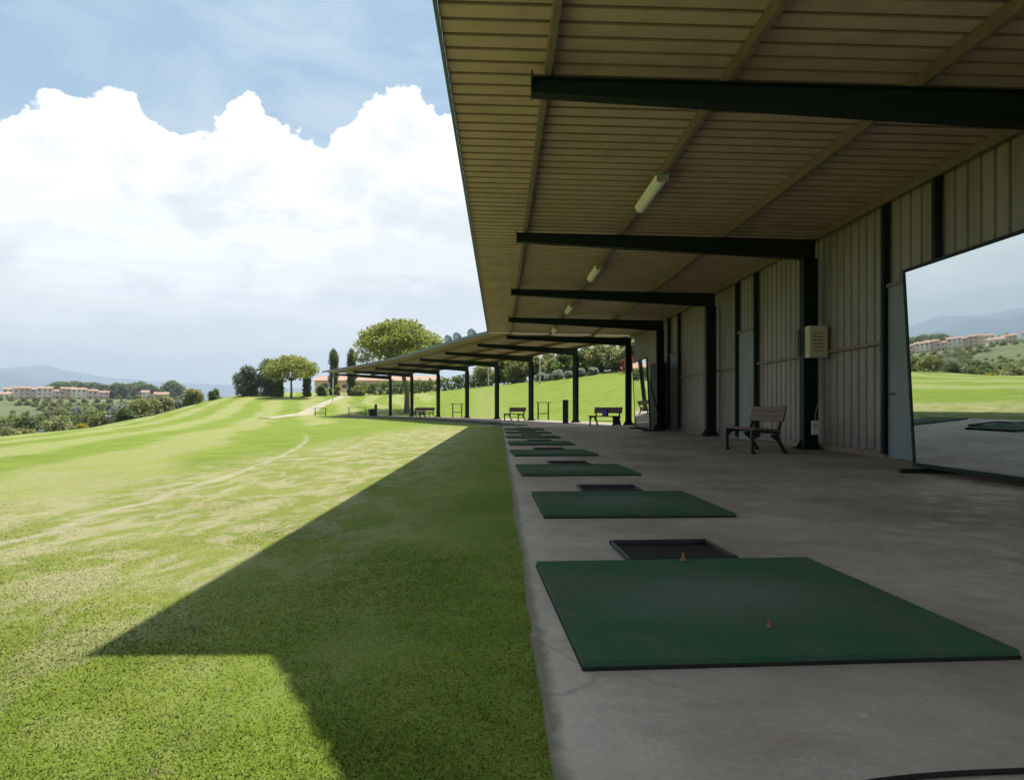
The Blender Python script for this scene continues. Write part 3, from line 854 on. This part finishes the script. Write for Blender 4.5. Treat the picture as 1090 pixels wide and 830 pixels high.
MB().prism([(-.22, 0.03), (.22, .03), (.27, .62), (-.27, .62)], .5, Matrix.Identity(4)).build('body', M['steel_green'], o, .02)
MB().box((0, 0, .655), (.6, .56, .06)).build('lid', M['iron'], o, .02)
def rack(x, y, rz, label, w=1.0, h=1.1, z=0):
    o = empty('club_rack', (x, y, z), rz, label, 'club rack', 'wooden club racks behind the bays')
    for s_ in (-1, 1): MB().box((s_ * w / 2, 0, h / 2), (.08, .08, h)).build('post', M['wood'], o, .006)
    MB().box((0, 0, h + .03), (w + .35, .14, .05)).build('top_rail', M['wood'], o, .006)
    MB().box((0, 0, h * .38), (w - .085, .06, .06)).build('lower_rail', M['wood'], o, .006)
rack(2.05, 45.0, .35, 'wooden club rack on the grass right of the third open column', .72, 1.12)
rack(-4.6, 57.6, .45, 'wooden club rack behind the far columns left of the fourth open column', .8, 1.1)
rack(-16.6, 73.5, .3, 'long low pale rack on the grass near the far end of the canopy', 1.7, .85, tz(-16.6, 73.5))
rack(-19.0, 68.0, .3, 'small reddish rack on the grass left of the canopy end', 1.0, .75, tz(-19, 68))
# floodlights on the canopy roof
def flood(x, y, z, rz, label):
    o = empty('floodlight', (x, y, z), rz, label, 'floodlight', 'round floodlights on the canopy roof')
    h = MB(); h.tube([(0, .16, .36), (0, .05, .36), (0, -.14, .36), (0, -.17, .36)], [.14, .24, .27, .27], 20, True); h.build('housing', M['lamp_body'], o, smooth=False)
    MB().tube([(0, -.171, .36), (0, -.19, .36)], [.21, .19], 20).build('lens', M['lens'], o)
    b = MB()
    for s_ in (-1, 1): b.box((s_ * .29, 0, .20), (.02, .05, .34))
    b.box((0, 0, .03), (.60, .06, .02)); b.tube([(0, 0, 0), (0, 0, .03)], .05, 8)
    b.build('bracket', M['lamp_body'], o)
    o.scale = (.85, .85, .85)
zr = zs(0) + .045
flood(-2.05, 34.0 + 1.6, zr, math.radians(-35), 'nearest round floodlight on the canopy roof edge')
flood(-2.95, 37.3, zr, math.radians(-40), 'second round floodlight on the canopy roof edge')
flood(-3.55, 38.6, zr, math.radians(-45), 'farthest round floodlight on the canopy roof edge')

# ------------------------------------------------------------------ vegetation
def leaf_cloud(blobs, n, size, seed, flat=.0, shell=.55):
    """blobs: (cx,cy,cz,rx,ry,rz,weight)"""
    r = np.random.default_rng(seed); B = np.array(blobs, float)
    w = B[:, 3] * B[:, 4] * B[:, 5]; w = w ** .7; w /= w.sum()
    k = r.choice(len(B), n, p=w)
    d = r.normal(size=(n, 3)); d /= np.linalg.norm(d, axis=1, keepdims=True)
    rad = 1 - shell * r.random(n) ** 1.6; rad *= 1 + .12 * r.normal(size=n)
    c = B[k, :3] + d * rad[:, None] * B[k, 3:6]
    nrm = d * .7 + r.normal(size=(n, 3)) * .6; nrm[:, 2] += .25; nrm /= np.linalg.norm(nrm, axis=1, keepdims=True)
    a = np.cross(nrm, r.normal(size=(n, 3))); a /= np.linalg.norm(a, axis=1, keepdims=True); b = np.cross(nrm, a)
    s = size * r.uniform(.5, 1.3, n)[:, None]
    v = np.stack([c - a * s - b * s * .55, c + a * s - b * s * .5, c + a * s * .8 + b * s * .6, c - a * s * .9 + b * s * .5], 1)
    v += r.normal(size=v.shape) * size * .15
    return v.reshape(-1, 3), np.arange(4 * n).reshape(-1, 4)

def crown(name, blobs, n, size, mat, seed, parent, **k):
    v, f = leaf_cloud(blobs, n, size, seed, **k)
    return np_mesh(name, v, f, mat, parent)

def umbrella_pine(x, y, H, Wd, seed, label, lean=0, trunk=.5, depth=.45, n=9000, size=.16):
    r = random.Random(seed); z = tz(x, y)
    o = empty('umbrella_pine', (x, y, z - .05), 0, label, 'tree')
    th = H * (1 - depth)
    t = MB(); t.tube([(0, 0, -.2), (.05, 0, th * .4), (lean * .5, .05, th * .8), (lean, .1, th * 1.08)], [H * .032, H * .024, H * .02, H * .014], 10)
    tr = t.build('trunk', M['bark'], o, smooth=True)
    blobs = []; lb = MB()
    nb = 46
    for i in range(nb):
        q = 2 * PI * i * .618; rr = math.sqrt((i + .5) / nb)
        bx, by = math.cos(q) * rr * Wd * .42 + lean, math.sin(q) * rr * Wd * .42
        top = th + H * depth * (.80 * math.sqrt(max(0, 1 - (rr * .93) ** 2)) + .08)
        low = th + H * depth * .12
        zz = top if i % 2 == 0 else low + (top - low) * r.uniform(.2, .9)
        s_ = Wd * r.uniform(.085, .135)
        blobs.append((bx, by, zz - s_ * .4, s_ * 1.15, s_ * 1.15, s_ * .75))
        if i % 3 == 0: lb.tube([(lean, .1, th * .92), (lean + (bx - lean) * .5, by * .5, th + (zz - th) * .35), (bx, by, zz - s_ * .5)], [H * .011, H * .007, H * .003], 6)
    lb.build('limbs', M['bark'], tr, smooth=True)
    crown('crown', blobs, n, size, F['pine'], seed, o)
    return o
umbrella_pine(-30.6, 95, 6.3, 7.6, 3, 'small umbrella pine with a flat crown left of the gravel path', depth=.58, n=6500, size=.13)
umbrella_pine(-11.6, 75.5, 10.8, 9.9, 11, 'large umbrella pine rising behind the curved canopy', lean=-.75, depth=.5, n=15000, size=.13)

def blob_tree(name, x, y, w, h, mat, seed, label, cat='tree', trunk=.2, n=3000, size=.16, group=None, nb=14, z=None, depthf=.9):
    r = random.Random(seed); z0 = tz(x, y) if z is None else z
    o = empty(name, (x, y, z0 - .05), 0, label, cat, group)
    t = MB(); t.tube([(0, 0, -.1), (0, 0, h * trunk), (.02, 0, h * .6)], [h * .03 + .03, h * .022 + .02, h * .01], 7)
    for k in range(4):
        q = k * 1.7 + seed; t.tube([(0, 0, h * trunk), (math.cos(q) * w * .28, math.sin(q) * w * .28, h * .62)], [h * .012 + .01, .015], 5)
    t.build('trunk', M['bark'], o)
    blobs = []
    for i in range(nb):
        q = r.uniform(0, 2 * PI); rr = math.sqrt(r.random()); tt = r.random()
        prof = math.sin(PI * min(1, max(.12, tt * .85 + .15))) ** .6
        s_ = w * r.uniform(.15, .27)
        zz = h * trunk * .5 + (h * (1 - trunk * .5) - s_) * tt + s_ * .2
        blobs.append((math.cos(q) * rr * (w * .5 - s_ * .7) * prof, math.sin(q) * rr * (w * .5 * depthf - s_ * .7) * prof, zz, s_, s_, s_ * .85))
    crown('crown', blobs, n, size, mat, seed, o)
    return o
# cedar pair at left of the pine
blob_tree('cedar_tree', -35.0, 99, 4.6, 5.3, F['cedar'], 21, 'taller rounded blue-grey cedar next to the small umbrella pine', trunk=.05, n=9000, size=.13, nb=26)
blob_tree('cedar_tree', -38.3, 99.5, 4.3, 4.4, F['cedar'], 22, 'lower blue-grey cedar at the left end of the tree group', trunk=.05, n=8000, size=.13, nb=24)
def columnar(x, y, w, h, seed, label, mat='cypress', name='cypress', tip=True):
    z0 = tz(x, y); o = empty(name, (x, y, z0 - .05), 0, label, 'tree' if tip else 'hedge')
    MB().tube([(0, 0, -.1), (0, 0, h * .8)], [.12, .04], 7).build('trunk', M['bark'], o)
    blobs = []; r = random.Random(seed)
    nb = 16
    for i in range(nb):
        t = i / (nb - 1); ww = w * .5 * (min(1, (1 - t) * 6 + .5) if tip else 1) * r.uniform(.85, 1.1)
        blobs.append((r.uniform(-.08, .08) * w, r.uniform(-.08, .08) * w, .25 + (h - .35) * t, ww, ww, h / nb * 1.1))
    crown('crown', blobs, 5000, .10, F[mat], seed, o)
columnar(-27.0, 104, 1.4, 6.8, 31, 'left one of two slim clipped cypresses before the pink villa')
columnar(-24.3, 104, 1.4, 6.8, 32, 'right one of two slim clipped cypresses before the pink villa')
columnar(-33.0, 97, 1.3, 2.4, 33, 'clipped square hedge column left of the small pine trunk', 'hedge', 'hedge_column', False)
columnar(-29.6, 99, 1.1, 2.7, 34, 'clipped tall hedge column right of the small pine trunk', 'hedge', 'hedge_column', False)
blob_tree('shrub', -28.0, 101, 1.8, 2.0, F['hedge'], 41, 'round green shrub between the hedge column and the cypresses', 'shrub', n=1800, size=.1)
blob_tree('shrub', -26.0, 102, 1.4, 1.8, F['yellow'], 42, 'yellowish shrub between the two cypresses', 'shrub', n=1500, size=.09)
blob_tree('shrub', -23.0, 102.5, 2.4, 1.7, F['bush'], 43, 'yellow-green shrub right of the cypresses', 'shrub', n=1800, size=.1)

def hedge(name, pts, h, w, mat, seed, label, size=.12, dens=260, jag=.12):
    r = np.random.default_rng(seed); V = []; total = 0
    o = empty(name, (pts[0][0], pts[0][1], tz(*pts[0])), 0, label, 'hedge')
    ox, oy, oz = o.location
    blobs = []
    for (a, b) in zip(pts[:-1], pts[1:]):
        a, b = Vector(a), Vector(b); n = max(2, int((b - a).length / .55))
        for k in range(n):
            p_ = a.lerp(b, k / n); zz = tz(p_.x, p_.y)
            for lv in (.25, .7):
                blobs.append((p_.x - ox + r.normal() * .1, p_.y - oy + r.normal() * .1, zz - oz + h * lv + r.normal() * jag * h * .4, .5, w * .5, h * .30 * (1 + r.normal() * jag)))
    crown('foliage', blobs, int(len(blobs) * dens / 4), size, F[mat], seed, o)
    st_ = MB()
    for q in blobs[::6]: st_.tube([(q[0], q[1], q[2] - h * .5), (q[0], q[1], q[2])], .03, 5)
    st_.build('stems', M['bark'], o)
hedge('hedge', [(-23.5, 105.5), (-15, 106), (-6, 101.5), (-3.5, 99)], 2.1, 1.5, 'hedge', 51, 'long dark clipped hedge behind the curved canopy', .14)
hedge('hedge', [(12.2, 74), (16, 72.5)], 1.6, 1.4, 'red', 52, 'red-leaved hedge seen right of the first open column', .12)

# olive and scrub trees along the hill top
protos = []
def bush_proto(mat, w, h, seed, n=1500, size=.15, trunk=.15, nb=14, name='bush'):
    o = blob_tree(name, 0, 0, w, h, mat, seed, None, None, trunk, n, size, None, nb, 0)
    return o
def place(proto, used, x, y, s, rz, label, cat, group, z=None):
    o = proto if id(proto) not in used else copy_tree(proto)
    used.add(id(proto))
    o.location = (x, y, (tz(x, y) if z is None else z) - .05); o.scale = (s, s, s * random.uniform(.9, 1.1)); o.rotation_euler.z = rz
    tag(o, label, cat, group)
    return o
used = set()
ol = [bush_proto(F['olive'], 4.0, 3.6, 61, 4200, .14, name='olive_tree'), bush_proto(F['bush'], 4.2, 3.9, 62, 4200, .14, name='olive_tree'), bush_proto(F['hedge'], 3.6, 3.4, 63, 3800, .14, name='olive_tree')]
hx = [(-3.6, 98.5), (-1.0, 97), (1.0, 94.5), (3.2, 92), (5.2, 89), (7.0, 86.5), (8.6, 84), (10.4, 81.5), (12.0, 79), (13.6, 77), (15.4, 75.5), (17, 74), (0.2, 99), (4.4, 95), (9.6, 88), (14.2, 82)]
for i, (x, y) in enumerate(hx):
    place(ol[(i * 2 + i // 3) % 3], used, x + random.uniform(-.4, .4), y + 1.0, random.uniform(.85, 1.12) * (1.12 if i > 8 else 1), random.uniform(0, 6),
          'grey-green olive tree in the dense row along the hill top behind the canopy', 'tree', 'olive trees along the hill top')
gs = bush_proto(F['olive_grey'], 1.5, 1.1, 64, 1200, .09, .05, 10, 'grey_shrub')
for i, (x, y) in enumerate([(3.6, 87.6), (4.6, 86.2), (5.8, 84.8), (7.0, 83.0), (8.2, 81.6), (9.4, 80.2)]):
    place(gs, used, x, y, random.uniform(.9, 1.2), i, 'low silver-grey shrub in the line under the hill top olives', 'shrub', 'silver shrubs under the olives')
def pole(x, y, h, r, label):
    z = tz(x, y); o = empty('pole', (x, y, z), 0, label, 'pole')
    MB().tube([(0, 0, -.1), (0, 0, h)], [r, r * .8], 10).build('shaft', M['pole'], o)
    MB().tube([(0, 0, h + .001), (0, 0, h + .06)], [r * 1.5, r * .9], 10).build('cap', M['grey_metal'], o)
pole(3.45, 84.5, 3.1, .12, 'pale upright pole on the slope right of the third open column')
pole(-3.2, 93.0, 3.0, .09, 'thin pale pole by the hedge left of the third open column')
pole(-23.0, 88.0, 3.0, .05, 'thin pale pole on the slope below the right cypress')
pole(-25.9, 99.5, 3.2, .05, 'thin pale pole beside the top of the gravel path')

# scrub belt past the edge of the lawn
bp = [bush_proto(F['bush'], 6, 4.4, 71, 2600, .24, .1), bush_proto(F['olive'], 6.5, 4.8, 72, 2600, .24, .1), bush_proto(F['wood'], 6, 5.2, 73, 2600, .24, .1),
      bush_proto(F['olive_grey'], 4.5, 3.4, 74, 1800, .2, .1), bush_proto(F['yellow'], 4, 2.8, 75, 1500, .18, .1)]
r = random.Random(5)
cnt = 0
def dirx(px): return (px - 545) / 730
for row, (Y0, n) in enumerate([(86, 20), (102, 20), (122, 20), (148, 21), (180, 22), (215, 22), (255, 22)]):
    for i in range(n):
        px = -190 + (i + r.uniform(-.3, .3)) * (400 / n)
        if px > 140 + row * 6: continue
        Y = Y0 * r.uniform(.92, 1.08); X = dirx(px) * Y
        if X > -50: Y = Y0; X = dirx(px) * Y
        if X > -48: continue
        k = r.choice([0, 0, 1, 1, 2, 2, 3, 4 if row < 2 else 1])
        s_ = r.uniform(.7, 1.15) * (.72 if row == 0 else 1)
        z = tz(X, Y)
        # keep crowns under the sight line of the photo
        lim = .8 + (434 - np.interp(px, [-190, 0, 60, 110, 150, 250], [450, 441, 434, 428, 426, 422])) / 730 * Y
        hgt = [4.4, 4.8, 5.2, 3.4, 2.8][k]
        s_ = min(s_, max(.3, (lim - z) / hgt))
        place(bp[k], used, X, Y, s_, r.uniform(0, 6), ['olive-brown scrub bush in the belt of scrub below the terrace of houses', 'pale olive bush in the belt of scrub below the terrace of houses',
              'dark green bush in the belt of scrub below the terrace of houses', 'silver-grey bush in the belt of scrub below the terrace of houses', 'yellow flowering bush in the belt of scrub below the terrace of houses'][k], 'bush', 'scrub bushes beyond the lawn')
        cnt += 1
# bushes on the ridge right of the belt
for px, D_, w, lab, k in [(162, 84, .62, 'round olive-green bush on the lawn edge left of the cedars', 0), (186, 92, .55, 'pale scrubby bush on the lawn edge between two darker bushes', 1),
                          (216, 98, .62, 'yellow-green bush on the lawn edge close to the cedars', 0), (238, 104, .38, 'small dark clipped bush just left of the cedars', 2),
                          (200, 97, .5, 'pale low bush in the gap of the lawn edge', 3), (148, 80, .5, 'dark bush at the right end of the scrub belt', 2), (174, 90, .5, 'low brownish bush behind the round one on the lawn edge', 1)]:
    X = dirx(px) * D_ - 1.5
    place(bp[k], used, X, D_, w, px, lab, 'bush', 'bushes along the lawn edge')

# ------------------------------------------------------------------ houses
def house(name, x, y, z, w, d, h, rz, mat, label, group=None, floors=2, bays=3, roofh=1.6, cat='house'):
    o = empty(name, (x, y, z), rz, label, cat, group)
    wl = MB().box((0, 0, h / 2 - 1), (w, d, h + 2)).build('wall', mat, o)
    rf = MB(); e = .5
    rf.add([(-w / 2 - e, -d / 2 - e, h + .002), (w / 2 + e, -d / 2 - e, h + .002), (w / 2 + e, d / 2 + e, h + .002), (-w / 2 - e, d / 2 + e, h + .002), (-w / 2 - e, 0, h + roofh), (w / 2 + e, 0, h + roofh)],
           [(0, 1, 5, 4), (2, 3, 4, 5), (0, 4, 3), (1, 2, 5), (3, 2, 1, 0)])
    ro = rf.build('roof', M['terracotta'], o)
    MB().box((w * .25, d * .1, h + roofh * .9), (.9, .9, 1.8)).build('chimney', mat, ro)
    fh = h / floors
    for f_ in range(floors):
        for b in range(bays):
            bx = (b + .5) / bays * w - w / 2; bz = f_ * fh + fh * .5
            big = (f_ == 0) or b % 2 == 0
            wn = MB().box((bx, -d / 2 - .02, bz), (1.2 if big else .9, .08, fh * (.55 if big else .40))).build('window', M['window'] if (b + f_) % 2 else M['shutter'], o)
            MB().box((bx, -d / 2 - .10, bz - fh * (.31 if big else .21) - .06), (1.8 if big else 1.3, .22, .1)).build('sill', M['wall_white'], wn)
    if floors > 1:
        MB().box((0, -d / 2 - .55, fh + .1), (w * .9, 1.05, .18)).build('balcony', mat, o)
        MB().box((0, -d / 2 - 1.02, fh + .65), (w * .9, .1, .9)).build('balcony_rail', mat, o)
    return o
Dt = 450
seqs = [(-60, 9.5, 6.2), (-38, 11, 6.8), (-14, 10, 6), (12, 12, 7.6), (24, 10, 8.4), (36, 11, 7.6), (48, 10, 8.2), (61, 11, 6.4), (73, 11, 8.0), (84, 11, 7.4), (96, 12, 6.6), (108, 12, 5.6)]
side = ['first', 'second', 'third', 'fourth', 'fifth', 'sixth', 'seventh', 'eighth', 'ninth', 'tenth', 'eleventh', 'twelfth', 'thirteenth']
for i, (px, w, h) in enumerate(seqs):
    D_ = Dt + (i % 3) * 4; X = dirx(px) * D_
    z = .8 + (434 - 426.5) / 730 * D_
    if i < 3: lab = f'terraced house left of the view, {side[i]} from the left, seen only in the mirror'
    else: lab = f'distant {"pink" if i % 3 else "cream"} terraced house with terracotta roof, {side[i - 3]} from the left in view'
    house('terraced_house', X, D_, z, 8.4, 9, h, math.radians(33), M['house_pink'] if i % 3 else M['house_cream'], lab, 'terraced houses on the far slope', 3 if h > 7 else 2, 3, 1.0)
# more houses farther left, seen in the mirror, and scattered ones
for i, (px, D_, w, h, dy) in enumerate([(3, 430, 9, 4.5, 5), (-90, 470, 11, 7, 0), (-120, 480, 11, 6.5, -3), (-150, 500, 11, 7, -6), (158, 470, 8, 5, 1), (172, 440, 8, 4, 3)]):
    X = dirx(px) * D_; z = .8 + (434 - 425 - dy * .4) / 730 * D_
    house('house', X, D_, z, w, 8, h, math.radians(25), M['house_cream'] if i % 2 == 0 else M['house_pink'],
          ['cream house with terracotta roof at the very left below the terrace', 'pink house left of the terrace, first of three outside the view', 'cream house left of the terrace, second of three outside the view',
           'pink house left of the terrace, third of three outside the view', 'pale house among far trees with a pointed roof', 'small cream house among far trees nearest the lawn edge bushes'][i], None, 2 if h > 4.5 else 1, 3, 1.4)
# retaining wall below the terrace
a = Vector((dirx(14) * 436, 436)); b = Vector((dirx(122) * 440, 440))
zz = .8 + (434 - 429.5) / 730 * 438
o = empty('retaining_wall', (a.x, a.y, zz), 0, 'long pale retaining wall running below the terraced houses', 'wall')
MB().hexa([Vector((0, 0, -3)), Vector((0, .5, -3)), Vector((0, .5, 1.9)), Vector((0, 0, 1.9))], [Vector((b.x - a.x, b.y - a.y, -3)), Vector((b.x - a.x, b.y - a.y + .5, -3)), Vector((b.x - a.x, b.y - a.y + .5, 1.9)), Vector((b.x - a.x, b.y - a.y, 1.9))]).build('wall', M['wall_white'], o)
# big villa behind the canopy
vx, vy = -26.5, 138; vz = tz(vx, vy)
vo = house('villa', vx, vy, vz, 23, 12, .8 + 29 / 730 * 132 - vz, 0, M['house_pink'], 'long pink villa with terracotta roof behind the hedge and the canopy', None, 2, 6, 1.2, 'villa')
house('villa', 20.5, 92, tz(20.5, 92), 9, 8, 3.6, -.2, M['house_pink'], 'orange-pink house on the hill glimpsed past the far wall end', None, 1, 3, 1.4, 'villa')

# far trees behind the town
ft = [bush_proto(F['wood'], 13, 9.5, 81, 3000, .5, .1, 18, 'far_tree'), bush_proto(F['wood'], 10, 11, 82, 3000, .45, .1, 16, 'far_tree'), bush_proto(F['bush'], 11, 8, 83, 2600, .45, .1, 14, 'far_tree')]
r = random.Random(9)
pts = [(px, 500, 0) for px in range(60, 106, 5)] + [(px, 480, 1) for px in range(110, 165, 7)] + [(165, 470, 1), (175, 475, 1), (183, 470, 0), (150, 500, 0), (143, 495, 0), (8, 500, 2), (-6, 505, 2), (20, 505, 2), (52, 500, 2)] + [(px, 520, 2) for px in range(-190, 0, 22)]
pts += [(px, 400, 3) for px in range(126, 240, 11)] + [(px, 340, 3) for px in range(-170, 130, 13)] + [(px + 4, 285, 3) for px in range(40, 130, 9)] + [(px, 310, 3) for px in range(20, 130, 9)]
for px, D_, k in pts:
    D_ = D_ * r.uniform(.98, 1.02); X = dirx(px) * D_
    top = {0: 406.5, 1: 409.5, 2: 413, 3: 428}[k] + r.uniform(-1.2, 1.8)
    if px > 100 and k == 3: top = 421 + r.uniform(-2, 3)
    if px <= 130 and k == 3: top = 431 + (4 if D_ < 320 else 0)
    z = tz(X, D_); H = .8 + (434 - top) / 730 * D_ - z
    p_ = ft[0 if k == 0 else (1 if k == 1 else 2)]; bh = {0: 9.5, 1: 11, 2: 8}[ft.index(p_)]
    o = place(p_, used, X, D_, max(.35, min(1.4, H / bh)), r.uniform(0, 6), ['dark green tree of the dense clump behind the terraced houses', 'round dark tree in the line right of the terraced houses', 'low tree behind the left end of the terraced houses',
              'low olive-green tree on the far slope in front of the houses'][k], 'tree', 'distant trees around the houses')

# ------------------------------------------------------------------ mountains
def mountains(name, D_, prof, mat, seed, label):
    """prof: list (px, y_top)"""
    r = np.random.default_rng(seed)
    px = np.linspace(-560, 700, 220); px_, py_ = zip(*prof)
    h = np.interp(px, px_, py_); h = (434 - h) / 730 * D_ * .92
    for k, a in ((3, .035), (7, .02), (17, .012), (37, .007)):
        h *= 1 + a * np.sin(px / 1600 * 2 * PI * k + r.uniform(0, 6))
    rows = [(-.16, 0), (-.12, .25), (-.07, .6), (-.03, .88), (0, 1.0), (.05, .7), (.15, 0)]
    V = []
    for j, (dd, f_) in enumerate(rows):
        D2 = D_ * (1 + dd)
        wob = 1 + .06 * np.sin(px / 23 + j) * (0 < f_ < 1) + .05 * np.sin(px / 9 + 2 * j) * (0 < f_ < 1)
        V.append(np.c_[(px - 545) / 730 * D2, np.full_like(px, D2), h * f_ * wob + (0 if f_ else -60)])
    V = np.array(V); nr, nc = V.shape[:2]
    ii = np.arange(nr * nc).reshape(nr, nc)
    f = np.stack([ii[:-1, :-1], ii[:-1, 1:], ii[1:, 1:], ii[1:, :-1]], -1).reshape(-1, 4)
    o = np_mesh(name, V.reshape(-1, 3), f, mat, smooth=True)
    tag(o, label, 'mountains', kind='structure')
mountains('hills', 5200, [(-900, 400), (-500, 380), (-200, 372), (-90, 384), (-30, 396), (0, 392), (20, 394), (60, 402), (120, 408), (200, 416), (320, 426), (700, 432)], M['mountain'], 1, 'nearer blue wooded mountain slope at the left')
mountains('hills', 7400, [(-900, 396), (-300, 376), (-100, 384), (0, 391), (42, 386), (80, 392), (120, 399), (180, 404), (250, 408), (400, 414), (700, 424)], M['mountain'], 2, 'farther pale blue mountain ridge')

# ------------------------------------------------------------------ haze
hz = MB().box((-600, 0, 275), (27000, 22000, 690))
m = bpy.data.materials.new('air'); m.use_nodes = True; nt = m.node_tree; nt.nodes.remove(nt.nodes['Principled BSDF'])
pv = N(nt, 'ShaderNodeVolumePrincipled'); pv.inputs['Color'].default_value = (.72, .85, 1, 1); pv.inputs['Density'].default_value = 2.1e-4
pv.inputs['Anisotropy'].default_value = .2
nt.links.new(pv.outputs[0], nt.nodes['Material Output'].inputs['Volume'])
ho = hz.build('haze', m); tag(ho, 'thin blue haze over the valley and mountains', 'haze', kind='stuff')

# ------------------------------------------------------------------ light and sky
LD = Vector((-.181, -.272, -1)).normalized()
sun_dir = -LD
el = math.asin(sun_dir.z); az = math.atan2(sun_dir.x, sun_dir.y)
sd = bpy.data.lights.new('sun', 'SUN'); sd.energy = 4.3; sd.angle = math.radians(.53); sd.color = (1, .96, .89)
so = bpy.data.objects.new('sun', sd); so.rotation_euler = LD.to_track_quat('-Z', 'Y').to_euler(); link(so)
w = bpy.data.worlds.new('World'); scene.world = w; w.use_nodes = True; nt = w.node_tree
bg = nt.nodes['Background']; bg.inputs['Strength'].default_value = .095
sky = N(nt, 'ShaderNodeTexSky', sky_type='NISHITA'); sky.sun_disc = False; sky.sun_elevation = el; sky.sun_rotation = az
sky.air_density = 1.0; sky.dust_density = 1.2; sky.ozone_density = 1.0
tc = coord(nt, 'Generated'); sp = N(nt, 'ShaderNodeSeparateXYZ'); nt.links.new(tc, sp.inputs[0])
E = sp.outputs[2]
azn = math_(nt, 'ARCTAN2', sp.outputs[0], sp.outputs[1])      # world azimuth, 0 = +Y
n1 = noise(nt, tc, 3.6, 9, .55, .25); n2 = noise(nt, scaled(nt, tc, (1, 1, 1.3)), 11, 8, .55); 
vor = N(nt, 'ShaderNodeTexVoronoi', feature='SMOOTH_F1'); vor.inputs['Scale'].default_value = 9; nt.links.new(tc, vor.inputs['Vector'])
vor2 = N(nt, 'ShaderNodeTexVoronoi', feature='SMOOTH_F1'); vor2.inputs['Scale'].default_value = 24; nt.links.new(tc, vor2.inputs['Vector'])
AZ = [(-3.14, .12), (-2.2, .16), (-1.5, .12), (-1.1, .30), (-.88, .34), (-.74, .345), (-.665, .318), (-.641, .305), (-.605, .352), (-.567, .350), (-.517, .378), (-.497, .344), (-.452, .327),
      (-.413, .354), (-.370, .386), (-.322, .360), (-.280, .348), (-.222, .380), (-.163, .406), (-.089, .396), (.2, .34), (.8, .20), (1.5, .12), (2.4, .16), (3.14, .12)]
top = ramp(nt, math_(nt, 'DIVIDE', math_(nt, 'ADD', azn, PI), 2 * PI), [((a_ + PI) / (2 * PI), v_) for a_, v_ in AZ])
n3 = noise(nt, tc, 30, 7, .6)
puff = math_(nt, 'ADD', math_(nt, 'MULTIPLY', vor.outputs['Distance'], -.045), math_(nt, 'MULTIPLY', vor2.outputs['Distance'], -.030))
puff = math_(nt, 'ADD', puff, math_(nt, 'MULTIPLY', math_(nt, 'SUBTRACT', n2, .5), .07))
puff = math_(nt, 'ADD', puff, math_(nt, 'MULTIPLY', math_(nt, 'SUBTRACT', n3, .5), .06))
edge = math_(nt, 'ADD', math_(nt, 'SUBTRACT', top, E), math_(nt, 'ADD', puff, .030))
cm = ramp(nt, math_(nt, 'MULTIPLY', math_(nt, 'ADD', edge, .02), 12, clamp=True), [(.20, 0), (.245, 1)])
# cirrus veil
ci = noise(nt, scaled(nt, tc, (1.2, 1.2, 4.0)), 2.2, 8, .62, .8)
civ = ramp(nt, ci, [(.36, 0.08), (.64, .8)])
WH = 8.0
skyc = mix(nt, .75, sky.outputs[0], (1.75, 3.05, 4.3))
base = mix(nt, civ, skyc, (4.6, 5.2, 5.6))
# cloud shade: brilliant near the crown, greyer in body and base
body = math_(nt, 'ADD', math_(nt, 'MULTIPLY', noise(nt, scaled(nt, tc, (1, 1, 2.0)), 3.6, 9, .62, .5), .65), math_(nt, 'MULTIPLY', noise(nt, scaled(nt, tc, (1, 1, 1.6)), 13, 8, .6, .3), .35))
sh = math_(nt, 'ADD', math_(nt, 'MULTIPLY', edge, 1.9), math_(nt, 'MULTIPLY', math_(nt, 'SUBTRACT', body, .5), 3.0))
ccol = ramp(nt, sh, [(.16, (1, 1, 1)), (.36, (.80, .81, .82)), (.52, (.72, .735, .75)), (.72, (.72, .73, .745)), (1.0, (.70, .715, .73))])
cc = N(nt, 'ShaderNodeVectorMath', operation='SCALE'); nt.links.new(ccol, cc.inputs[0]); cc.inputs['Scale'].default_value = WH
full = mix(nt, cm, base, cc.outputs[0])
hfac = ramp(nt, E, [(.0, .8), (.07, .4), (.15, 0)])
full = mix(nt, hfac, full, (6.1, 6.05, 5.95))
st_n = noise(nt, scaled(nt, tc, (1, 1, 9)), 3.2, 8, .6, .4)
low = ramp(nt, E, [(.0, .3), (.03, 1), (.20, 1), (.30, 0)])
full = mix(nt, math_(nt, 'MULTIPLY', low, ramp(nt, st_n, [(.46, 0), (.60, .85)])), full, (7.0, 7.0, 6.9))
full = mix(nt, math_(nt, 'MULTIPLY', low, ramp(nt, st_n, [(.38, .35), (.48, 0)])), full, (4.6, 5.1, 5.6))
nt.links.new(full, bg.inputs['Color'])

# ------------------------------------------------------------------ camera
cd = bpy.data.cameras.new('camera'); cd.sensor_width = 36; cd.lens = 36 * 730 / 1090; cd.shift_y = 19 / 1090
cd.clip_start = .05; cd.clip_end = 30000
co = bpy.data.objects.new('camera', cd); co.location = (0, 0, .8); co.rotation_euler = (PI / 2, 0, 0); link(co)
scene.camera = co
scene.render.engine = 'CYCLES'
scene.render.resolution_x = 1024; scene.render.resolution_y = 779
scene.cycles.max_bounces = 6; scene.cycles.diffuse_bounces = 4; scene.cycles.volume_bounces = 0
scene.view_settings.view_transform = 'Standard'; scene.view_settings.look = 'None'
scene.view_settings.exposure = .74; scene.view_settings.gamma = 1; scene.view_settings.use_curve_mapping = False
